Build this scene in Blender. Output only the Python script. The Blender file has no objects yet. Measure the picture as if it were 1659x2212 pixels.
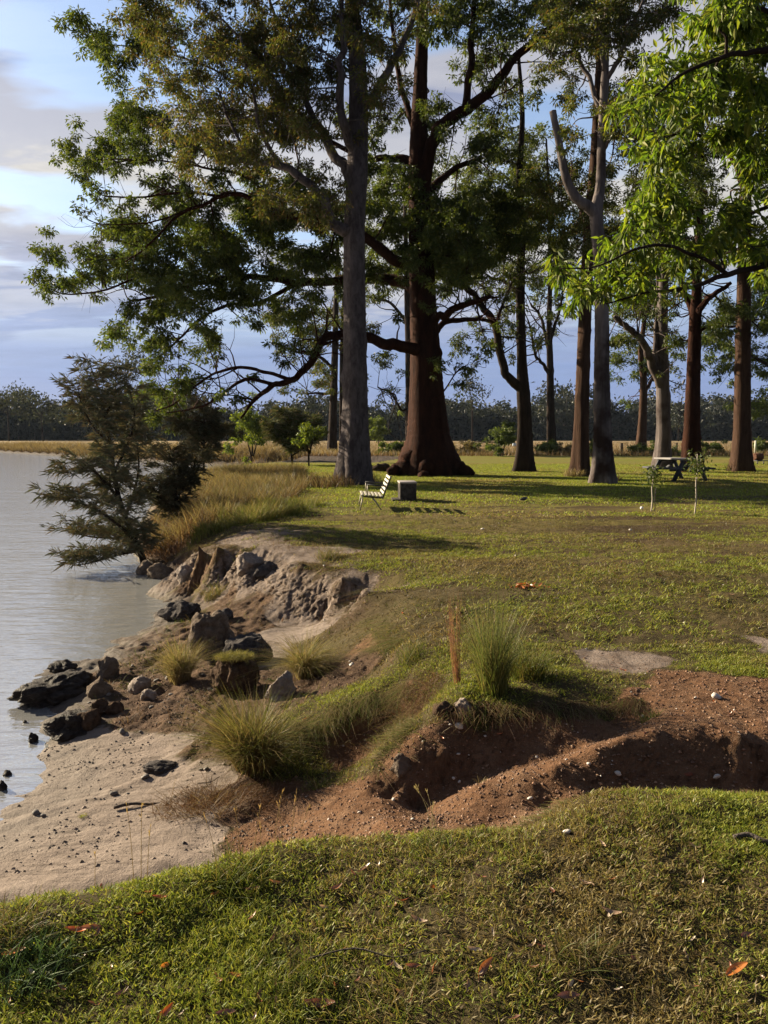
import bpy, bmesh, math, random
import numpy as np
from mathutils import Vector
R = math.radians
scene = bpy.context.scene
# ------------------------------------------------------------------ camera
W, H_, F = 1659.0, 2212.0, 1660.0          # units in which the layout was measured
EYE, PITCH = 1.75, math.atan(165.0 / 1660.0)
cam_d = bpy.data.cameras.new("camera")
cam = bpy.data.objects.new("camera", cam_d)
scene.collection.objects.link(cam)
scene.camera = cam
cam.location = (0, 0, EYE)
cam.rotation_euler = (R(90) - PITCH, 0, 0)
cam_d.sensor_fit = 'VERTICAL'
cam_d.sensor_height = 24.0
cam_d.sensor_width = 18.0
cam_d.lens = 24.0 * F / H_
cam_d.clip_start = 0.05
cam_d.clip_end = 6000
# ------------------------------------------------------------------ light
SUN_AZ, SUN_EL = -60.0, 22.0               # degrees: azimuth from +Y towards +X, elevation
sdir = Vector((math.sin(R(SUN_AZ)) * math.cos(R(SUN_EL)), math.cos(R(SUN_AZ)) * math.cos(R(SUN_EL)), math.sin(R(SUN_EL))))
sun_d = bpy.data.lights.new("sun", 'SUN')
sun_d.energy = 5.0
sun_d.angle = R(0.5)
sun_d.color = (1.0, 0.85, 0.60)
sun = bpy.data.objects.new("sun", sun_d)
scene.collection.objects.link(sun)
sun.rotation_euler = (-sdir).to_track_quat('-Z', 'Y').to_euler()
sun.location = (-30, 20, 30)
scene.view_settings.view_transform = 'Standard'
scene.view_settings.look = 'None'
scene.view_settings.exposure = 1.75
scene.view_settings.gamma = 1.0
scene.view_settings.use_curve_mapping = False
scene.cycles.max_bounces = 6
scene.cycles.diffuse_bounces = 3
scene.cycles.glossy_bounces = 2
scene.cycles.transmission_bounces = 4
scene.cycles.transparent_max_bounces = 4

# small node helper
class NT:
    def __init__(s, tree):
        s.t = tree
        s.t.nodes.clear()
    def n(s, kind, **kw):
        nd = s.t.nodes.new(kind)
        for k, v in kw.items():
            if k.startswith('i_'):
                nd.inputs[k[2:].replace('_', ' ')].default_value = v
            else:
                setattr(nd, k, v)
        return nd
    def l(s, a, b):
        s.t.links.new(a, b)
    def math(s, op, a, b=None, c=None, clamp=False):
        nd = s.t.nodes.new('ShaderNodeMath'); nd.operation = op; nd.use_clamp = clamp
        for i, x in enumerate((a, b, c)):
            if x is None: continue
            if isinstance(x, (int, float)): nd.inputs[i].default_value = x
            else: s.l(x, nd.inputs[i])
        return nd.outputs[0]
    def mix(s, fac, a, b, blend='MIX'):
        nd = s.t.nodes.new('ShaderNodeMix'); nd.data_type = 'RGBA'; nd.blend_type = blend
        for sock, x in ((nd.inputs[0], fac), (nd.inputs[6], a), (nd.inputs[7], b)):
            if isinstance(x, (int, float)): sock.default_value = x
            elif isinstance(x, tuple): sock.default_value = (*x, 1) if len(x) == 3 else x
            else: s.l(x, sock)
        return nd.outputs[2]
    def noise(s, vec, scale, detail=4, rough=.55, dist=0.0):
        nd = s.t.nodes.new('ShaderNodeTexNoise')
        nd.inputs['Scale'].default_value = scale; nd.inputs['Detail'].default_value = detail
        nd.inputs['Roughness'].default_value = rough; nd.inputs['Distortion'].default_value = dist
        if vec is not None: s.l(vec, nd.inputs['Vector'])
        return nd.outputs['Fac']
    def ramp(s, fac, stops, interp='LINEAR'):
        nd = s.t.nodes.new('ShaderNodeValToRGB'); cr = nd.color_ramp; cr.interpolation = interp
        while len(cr.elements) < len(stops): cr.elements.new(0.5)
        for e, (p, c) in zip(cr.elements, stops):
            e.position = p
            e.color = (c, c, c, 1) if isinstance(c, (int, float)) else (*c, 1)
        s.l(fac, nd.inputs[0])
        return nd.outputs[0]
    def mapping(s, vec, scale=(1, 1, 1), loc=(0, 0, 0), rot=(0, 0, 0)):
        nd = s.t.nodes.new('ShaderNodeMapping')
        nd.inputs['Scale'].default_value = scale; nd.inputs['Location'].default_value = loc; nd.inputs['Rotation'].default_value = rot
        s.l(vec, nd.inputs['Vector'])
        return nd.outputs[0]

# ------------------------------------------------------------------ world sky
world = bpy.data.worlds.new("World")
scene.world = world
world.use_nodes = True
n = NT(world.node_tree)
sky = n.n('ShaderNodeTexSky')
sky.sky_type = 'NISHITA'
sky.sun_disc = False
sky.sun_elevation = R(SUN_EL)
sky.sun_rotation = R(SUN_AZ)
sky.altitude = 10
sky.air_density = 1.0
sky.dust_density = 1.0
sky.ozone_density = 1.5
tc = n.n('ShaderNodeTexCoord')
sep = n.n('ShaderNodeSeparateXYZ')
n.l(tc.outputs['Generated'], sep.inputs[0])
sx, sy, sz = sep.outputs
zc = n.math('MAXIMUM', sz, 0.0)
den = n.math('ADD', zc, 0.10)
comb = n.n('ShaderNodeCombineXYZ')
n.l(n.math('DIVIDE', sx, den), comb.inputs[0])
n.l(n.math('DIVIDE', sy, den), comb.inputs[1])
pv = comb.outputs[0]
big = n.noise(n.mapping(pv, (0.55, 0.8, 1), (3.1, 1.7, 0)), 1.0, 7, .58, .25)
fine = n.noise(n.mapping(pv, (1.2, 2.6, 1), (7.7, 2.2, 0), (0, 0, R(12))), 1.0, 8, .6, .4)
# elevation with ragged edges: each layer of cloud has its own height band
zz = n.math('ADD', zc, n.math('MULTIPLY', n.math('SUBTRACT', big, 0.5), 0.13))
K = 10.0 / (2 ** 1.75)      # background strength is 0.1, exposure is 1.75
def kc(r, g, b): return (r * K, g * K, b * K)
base = n.ramp(zz, [(0.0, kc(.235, .33, .70)), (.07, kc(.285, .39, .74)), (.15, kc(.37, .44, .70)), (.20, kc(.52, .52, .64)),
                   (.245, kc(.80, .74, .66)), (.29, kc(.90, .85, .78)), (.33, kc(.74, .73, .76)), (.38, kc(.40, .43, .60)),
                   (.47, kc(.40, .42, .56)), (.53, kc(.50, .50, .58)), (.62, kc(.22, .24, .33)), (1.0, kc(.16, .18, .26))])  # top stops darkened above the view to weaken light from overhead
tex = n.noise(n.mapping(pv, (2.6, 5.2, 1), (4.4, 0.7, 0), (0, 0, R(10))), 1.0, 9, .62, .5)
texr = n.ramp(tex, [(.30, .80), (.5, 1.0), (.70, 1.16)])
base = n.mix(n.ramp(zc, [(.05, .15), (.16, 1.0)]), base, n.mix(1.0, base, texr, 'MULTIPLY'))
fine = n.math('ADD', fine, n.math('MULTIPLY', n.math('SUBTRACT', tex, .5), .22))
cl_w = n.ramp(fine, [(.47, 0.0), (.545, .8), (.64, 1.0)])
hi = n.ramp(zc, [(.10, 0.0), (.22, 1.0)])
whit = n.math('MULTIPLY', n.math('MULTIPLY', n.math('MULTIPLY', cl_w, hi), 0.85), n.ramp(zc, [(.5, 1.0), (.66, .25)]))
c1 = n.mix(whit, base, n.mix(n.ramp(big, [(.40, 0.0), (.62, 1.0)]), kc(.60, .60, .68), kc(1.0, .95, .88)))
# blue gaps
gap = n.ramp(n.noise(n.mapping(pv, (.9, 1.5, 1), (1.3, 9.1, 0)), 1.0, 5, .5, .2), [(.495, 0.0), (.56, 1.0)])
gapm = n.math('MULTIPLY', n.math('MULTIPLY', gap, hi), 0.8)
skyb = n.mix(0.5, sky.outputs[0], kc(.30, .46, .78))
c2 = n.mix(gapm, c1, skyb)
# brighter towards the sun
dt = n.n('ShaderNodeVectorMath'); dt.operation = 'DOT_PRODUCT'
n.l(tc.outputs['Generated'], dt.inputs[0]); dt.inputs[1].default_value = sdir
gl = n.math('POWER', n.math('MAXIMUM', dt.outputs['Value'], 0.0), 6.0)
amp = n.math('ADD', n.math('MULTIPLY', gl, 0.22), 0.80)
back = n.ramp(n.math('MULTIPLY_ADD', sy, 0.5, 0.5), [(.28, .38), (.62, 1.0)])     # unseen sky behind the camera dimmed to darken camera-facing sides
amp = n.math('MULTIPLY', amp, back)
ampc = n.n('ShaderNodeCombineXYZ')
for i in range(3): n.l(amp, ampc.inputs[i])
c3 = n.mix(1.0, c2, ampc.outputs[0], 'MULTIPLY')
c4 = n.mix(0.06, c3, sky.outputs[0])
bg = n.n('ShaderNodeBackground')
bg.inputs['Strength'].default_value = 0.1
n.l(c4, bg.inputs['Color'])
wo = n.n('ShaderNodeOutputWorld')
n.l(bg.outputs[0], wo.inputs[0])

# ------------------------------------------------------------------ geometry helpers
rng = np.random.default_rng(7)
random.seed(7)
CP, SP = math.cos(PITCH), math.sin(PITCH)
def ray(u, v):
    dx, dy = (u - W / 2) / F, (H_ / 2 - v) / F
    return np.array((dx, CP + dy * SP, -SP + dy * CP))
def P(u, v, z=0.0):                         # point of the horizontal plane z seen along (u, v)
    d = ray(u, v)
    t = (z - EYE) / d[2]
    return np.array((0, 0, EYE)) + d * t
def PD(u, v, y):                            # point at distance y
    d = ray(u, v)
    return np.array((0, 0, EYE)) + d * (y / d[1])
def sst(a, b, x):
    t = np.clip((x - a) / (b - a), 0, 1)
    return t * t * (3 - 2 * t)
def _hash(ix, iy, seed):
    h = (ix.astype(np.int64) * 374761393 + iy.astype(np.int64) * 668265263 + seed * 1442695041) & 0x7fffffff
    h = ((h ^ (h >> 13)) * 1274126177) & 0x7fffffff
    h = h ^ (h >> 16)
    return (h & 0xffff) / 65535.0
def vnoise(x, y, seed=0):
    x = np.asarray(x, float); y = np.asarray(y, float)
    ix, iy = np.floor(x), np.floor(y)
    fx, fy = x - ix, y - iy
    fx = fx * fx * (3 - 2 * fx); fy = fy * fy * (3 - 2 * fy)
    a, b = _hash(ix, iy, seed), _hash(ix + 1, iy, seed)
    c, d = _hash(ix, iy + 1, seed), _hash(ix + 1, iy + 1, seed)
    return (a * (1 - fx) + b * fx) * (1 - fy) + (c * (1 - fx) + d * fx) * fy
def fbm(x, y, scale, octv=4, seed=0, gain=.5):
    s, a, tot = 0.0, 1.0, 0.0
    f = 1.0 / scale
    for o in range(octv):
        s = s + a * vnoise(x * f + 17.3 * o, y * f - 9.1 * o, seed + o * 13)
        tot += a; a *= gain; f *= 2.03
    return s / tot - 0.5                     # about -0.5 .. 0.5

class MB:
    """collects geometry and links it as one mesh object"""
    def __init__(s): s.V, s.T, s.Q, s.C, s.n = [], [], [], [], 0
    def add(s, V, T=None, Q=None, C=None):
        V = np.asarray(V, float).reshape(-1, 3)
        if T is not None and len(T): s.T.append(np.asarray(T, np.int64).reshape(-1, 3) + s.n)
        if Q is not None and len(Q): s.Q.append(np.asarray(Q, np.int64).reshape(-1, 4) + s.n)
        if C is None: C = (1, 1, 1)
        C = np.asarray(C, float)
        if C.ndim == 1: C = np.tile(C, (len(V), 1))
        s.V.append(V); s.C.append(C); s.n += len(V)
    def build(s, name, mat, parent=None, loc=None, smooth=True):
        me = bpy.data.meshes.new(name)
        V = np.concatenate(s.V) if s.V else np.zeros((0, 3))
        o = bpy.data.objects.new(name, me)
        scene.collection.objects.link(o)
        if loc is not None: V = V - np.asarray(loc, float)
        T = np.concatenate(s.T) if s.T else np.zeros((0, 3), np.int64)
        Q = np.concatenate(s.Q) if s.Q else np.zeros((0, 4), np.int64)
        me.vertices.add(len(V)); me.vertices.foreach_set('co', V.astype(np.float32).ravel())
        me.loops.add(T.size + Q.size)
        me.loops.foreach_set('vertex_index', np.concatenate((T.ravel(), Q.ravel())).astype(np.int32))
        me.polygons.add(len(T) + len(Q))
        st = np.concatenate((np.arange(len(T)) * 3, T.size + np.arange(len(Q)) * 4)).astype(np.int32)
        me.polygons.foreach_set('loop_start', st)
        me.polygons.foreach_set('use_smooth', np.full(len(T) + len(Q), smooth))
        at = me.color_attributes.new('tint', 'FLOAT_COLOR', 'POINT')
        C = np.concatenate(s.C) if s.C else np.zeros((0, 3))
        at.data.foreach_set('color', np.concatenate((C, np.ones((len(C), 1))), 1).astype(np.float32).ravel())
        me.update(calc_edges=True)
        if mat is not None: me.materials.append(mat)
        if parent is not None: o.parent = parent
        elif loc is not None: o.location = loc
        return o
    # --- shapes
    def tube(s, pts, rad, sides=6, col=(1, 1, 1), rough=0.0, cap=True):
        pts = np.asarray(pts, float); rad = np.asarray(rad, float)
        k = len(pts)
        tan = np.gradient(pts, axis=0)
        tan /= np.linalg.norm(tan, axis=1, keepdims=True) + 1e-9
        m = np.abs(tan.mean(0)); ref = np.zeros(3); ref[int(np.argmin(m))] = 1
        a = np.cross(tan, ref); a /= np.linalg.norm(a, axis=1, keepdims=True) + 1e-9
        b = np.cross(tan, a)
        th = np.linspace(0, 2 * np.pi, sides, endpoint=False)
        rr = rad[:, None] * np.ones((1, sides))
        if rough:
            rr = rr * (1 + rough * (rng.random((k, sides)) - .5))
        V = pts[:, None, :] + rr[..., None] * (np.cos(th)[None, :, None] * a[:, None, :] + np.sin(th)[None, :, None] * b[:, None, :])
        i, j = np.meshgrid(np.arange(k - 1), np.arange(sides), indexing='ij')
        j2 = (j + 1) % sides
        Q = np.stack((i * sides + j, i * sides + j2, (i + 1) * sides + j2, (i + 1) * sides + j), -1).reshape(-1, 4)
        T = []
        V = V.reshape(-1, 3)
        if cap:
            V = np.concatenate((V, pts[-1:], pts[:1]))
            e = (k - 1) * sides
            T = [(e + q, e + (q + 1) % sides, len(V) - 2) for q in range(sides)] + [((q + 1) % sides, q, len(V) - 1) for q in range(sides)]
        s.add(V, T, Q, col)
    def box(s, c, d, rz=0.0, col=(1, 1, 1), rx=0.0, ry=0.0, bev=0.0):
        bm = bmesh.new()
        bmesh.ops.create_cube(bm, size=1)
        for v in bm.verts: v.co = Vector((v.co.x * d[0], v.co.y * d[1], v.co.z * d[2]))
        if bev: bmesh.ops.bevel(bm, geom=bm.edges[:], offset=bev, segments=2, affect='EDGES', profile=.5)
        from mathutils import Euler
        M = Euler((rx, ry, rz)).to_matrix()
        bm.verts.ensure_lookup_table()
        V = [tuple((M @ v.co) + Vector(c)) for v in bm.verts]
        bmesh.ops.triangulate(bm, faces=bm.faces[:])
        T = [[v.index for v in f.verts] for f in bm.faces]
        bm.free()
        s.add(V, T, None, col)
    def bar(s, a, b, w, h, col=(1, 1, 1)):       # rectangular bar from a to b
        a, b = Vector(a), Vector(b)
        d = (b - a); L = d.length; q = d.to_track_quat('Y', 'Z')
        V = []
        for y in (0, L):
            for x, z in ((-w / 2, -h / 2), (w / 2, -h / 2), (w / 2, h / 2), (-w / 2, h / 2)):
                V.append(tuple(a + q @ Vector((x, y, z))))
        s.add(V, None, [(0, 1, 2, 3), (7, 6, 5, 4), (0, 4, 5, 1), (1, 5, 6, 2), (2, 6, 7, 3), (3, 7, 4, 0)], col)
    def blades(s, base, az, lean, L, w, bend, C, segs=2, C2=None, face=None):
        base = np.asarray(base, float); N = len(base)
        one = np.ones(N)
        az, lean, L, w, bend = (np.asarray(q) * one for q in (az, lean, L, w, bend))
        hd = np.stack((np.cos(az), np.sin(az), 0 * az), 1)
        fa = az + np.pi / 2 if face is None else face * one
        sd = np.stack((np.cos(fa), np.sin(fa), 0 * az), 1)
        C = np.asarray(C, float)
        if C.ndim == 1: C = np.tile(C, (N, 1))
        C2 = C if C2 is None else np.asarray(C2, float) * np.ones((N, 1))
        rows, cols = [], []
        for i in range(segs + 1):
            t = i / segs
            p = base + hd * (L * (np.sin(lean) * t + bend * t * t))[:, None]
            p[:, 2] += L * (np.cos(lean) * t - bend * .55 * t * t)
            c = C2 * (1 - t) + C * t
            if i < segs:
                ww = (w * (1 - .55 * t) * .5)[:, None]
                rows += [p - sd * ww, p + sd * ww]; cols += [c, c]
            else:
                rows.append(p); cols.append(c)
        k = len(rows)
        V = np.stack(rows, 1).reshape(-1, 3); CC = np.stack(cols, 1).reshape(-1, 3)
        o = (np.arange(N) * k)[:, None]
        Q = [o + np.array([[2 * i, 2 * i + 1, 2 * i + 3, 2 * i + 2]]) for i in range(segs - 1)]
        T = o + np.array([[2 * segs - 2, 2 * segs - 1, 2 * segs]])
        s.add(V, T, np.concatenate(Q) if Q else None, CC)
    def leaves(s, pos, dirv, L, w, C, fold=.25, droop=0.0, segs=1):
        """pointed folded leaves: base pos, along dirv"""
        pos = np.asarray(pos, float); N = len(pos)
        d = dirv / (np.linalg.norm(dirv, axis=1, keepdims=True) + 1e-9)
        rv = rng.normal(size=(N, 3))
        sd = np.cross(d, rv); sd /= np.linalg.norm(sd, axis=1, keepdims=True) + 1e-9
        nm = np.cross(sd, d)
        L = (np.asarray(L) * np.ones(N))[:, None]; w = (np.asarray(w) * np.ones(N))[:, None]
        C = np.asarray(C, float)
        if C.ndim == 1: C = np.tile(C, (N, 1))
        if segs == 1:
            m = pos + d * L * .45
            V = np.stack((pos, m + sd * w * .5 + nm * w * fold, pos + d * L - np.array((0, 0, 1)) * L * droop, m - sd * w * .5 + nm * w * fold), 1).reshape(-1, 3)
            o = (np.arange(N) * 4)[:, None]
            s.add(V, np.concatenate((o + [[0, 1, 2]], o + [[0, 2, 3]])), None, np.repeat(C, 4, 0))
        else:
            prof = [(0, .0), (.18, .62), (.42, 1.0), (.72, .62), (1, 0)]
            rows = []
            for t, pw in prof:
                c = pos + d * L * t - np.array((0, 0, 1)) * L * droop * t * t
                if pw == 0: rows.append(c)
                else: rows += [c + sd * w * .5 * pw + nm * w * fold * pw, c, c - sd * w * .5 * pw + nm * w * fold * pw]
            V = np.stack(rows, 1).reshape(-1, 3); k = 11
            o = (np.arange(N) * k)[:, None]
            T = np.concatenate([o + [q] for q in ((0, 1, 2), (0, 2, 3), (7, 10, 8), (8, 10, 9))])
            Q = np.concatenate([o + [q] for q in ((1, 4, 5, 2), (2, 5, 6, 3), (4, 7, 8, 5), (5, 8, 9, 6))])
            s.add(V, T, Q, np.repeat(C, k, 0))

def catmull(pts, per=6):
    pts = np.asarray(pts, float)
    if len(pts) < 3: 
        t = np.linspace(0, 1, per + 1)[:, None]
        return pts[0] * (1 - t) + pts[1] * t
    q = np.concatenate((2 * pts[:1] - pts[1:2], pts, 2 * pts[-1:] - pts[-2:-1]))
    out = []
    for i in range(len(pts) - 1):
        p0, p1, p2, p3 = q[i], q[i + 1], q[i + 2], q[i + 3]
        for t in np.linspace(0, 1, per, endpoint=False):
            out.append(.5 * ((2 * p1) + (-p0 + p2) * t + (2 * p0 - 5 * p1 + 4 * p2 - p3) * t * t + (-p0 + 3 * p1 - 3 * p2 + p3) * t ** 3))
    out.append(pts[-1])
    return np.array(out)

def thing(name, label, cat, loc=(0, 0, 0), group=None, rz=0.0):
    o = bpy.data.objects.new(name, None)
    scene.collection.objects.link(o)
    o.location = tuple(float(q) for q in loc); o.rotation_euler = (0, 0, rz)
    o.empty_display_size = .2
    o['label'] = label; o['category'] = cat
    if group: o['group'] = group
    return o
def tag(o, label, cat, group=None, kind=None):
    o['label'] = label; o['category'] = cat
    if group: o['group'] = group
    if kind: o['kind'] = kind
    return o

# ------------------------------------------------------------------ materials
def new_mat(name):
    m = bpy.data.materials.new(name); m.use_nodes = True
    return m, NT(m.node_tree)
def leaf_mat(name, trans=.45, gloss=.06, rough=.45, tcol=(1.35, 1.25, .55)):
    m, n = new_mat(name)
    at = n.n('ShaderNodeAttribute', attribute_name='tint')
    c = at.outputs['Color']
    d = n.n('ShaderNodeBsdfDiffuse'); n.l(c, d.inputs[0])
    t = n.n('ShaderNodeBsdfTranslucent'); n.l(n.mix(1.0, c, tcol, 'MULTIPLY'), t.inputs[0])
    mx = n.n('ShaderNodeMixShader'); mx.inputs[0].default_value = trans
    n.l(d.outputs[0], mx.inputs[1]); n.l(t.outputs[0], mx.inputs[2])
    g = n.n('ShaderNodeBsdfGlossy'); g.inputs['Roughness'].default_value = rough; g.inputs[0].default_value = (.9, .9, .9, 1)
    m2 = n.n('ShaderNodeMixShader'); m2.inputs[0].default_value = gloss
    n.l(mx.outputs[0], m2.inputs[1]); n.l(g.outputs[0], m2.inputs[2])
    o = n.n('ShaderNodeOutputMaterial'); n.l(m2.outputs[0], o.inputs[0])
    return m
def bark_mat(name, c1, c2, scale=3.0, bump=.6, streak=.22, c3=None, rough=.9):
    m, n = new_mat(name)
    geo = n.n('ShaderNodeNewGeometry')
    v = n.mapping(geo.outputs['Position'], (1, 1, streak))
    a = n.noise(v, scale * 2.2, 6, .65, .4)
    b = n.noise(geo.outputs['Position'], scale * .35, 4, .6)
    f = n.noise(v, scale * 9, 3, .6)
    c = n.mix(n.ramp(a, [(.36, 0.0), (.64, 1.0)]), c1, c2)
    if c3: c = n.mix(n.ramp(b, [(.52, 0.0), (.66, 1.0)]), c, c3)
    c = n.mix(n.math('MULTIPLY', f, .45), c, (c1[0] * .45, c1[1] * .45, c1[2] * .45))
    bs = n.n('ShaderNodeBsdfPrincipled'); bs.inputs['Roughness'].default_value = rough
    bs.inputs['Specular IOR Level'].default_value = .04
    n.l(c, bs.inputs['Base Color'])
    bp = n.n('ShaderNodeBump'); bp.inputs['Strength'].default_value = bump; bp.inputs['Distance'].default_value = .06
    n.l(n.math('ADD', n.math('MULTIPLY', a, .8), n.math('MULTIPLY', f, .3)), bp.inputs['Height'])
    n.l(bp.outputs[0], bs.inputs['Normal'])
    o = n.n('ShaderNodeOutputMaterial'); n.l(bs.outputs[0], o.inputs[0])
    return m
def plain_mat(name, c1, c2=None, rough=.7, scale=12, bump=.15, metal=0.0, streak=(1, 1, 1), obj=True):
    m, n = new_mat(name)
    tc = n.n('ShaderNodeTexCoord')
    v = n.mapping(tc.outputs['Object'], streak)
    a = n.noise(v, scale, 6, .65)
    b = n.noise(v, scale * 5, 4, .6)
    c2 = c2 or tuple(q * .6 for q in c1)
    c = n.mix(n.ramp(a, [(.35, 0.0), (.68, 1.0)]), c1, c2)
    bs = n.n('ShaderNodeBsdfPrincipled'); bs.inputs['Roughness'].default_value = rough; bs.inputs['Metallic'].default_value = metal
    n.l(c, bs.inputs['Base Color'])
    bp = n.n('ShaderNodeBump'); bp.inputs['Strength'].default_value = bump; bp.inputs['Distance'].default_value = .02
    n.l(n.math('ADD', a, n.math('MULTIPLY', b, .5)), bp.inputs['Height']); n.l(bp.outputs[0], bs.inputs['Normal'])
    o = n.n('ShaderNodeOutputMaterial'); n.l(bs.outputs[0], o.inputs[0])
    return m
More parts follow.
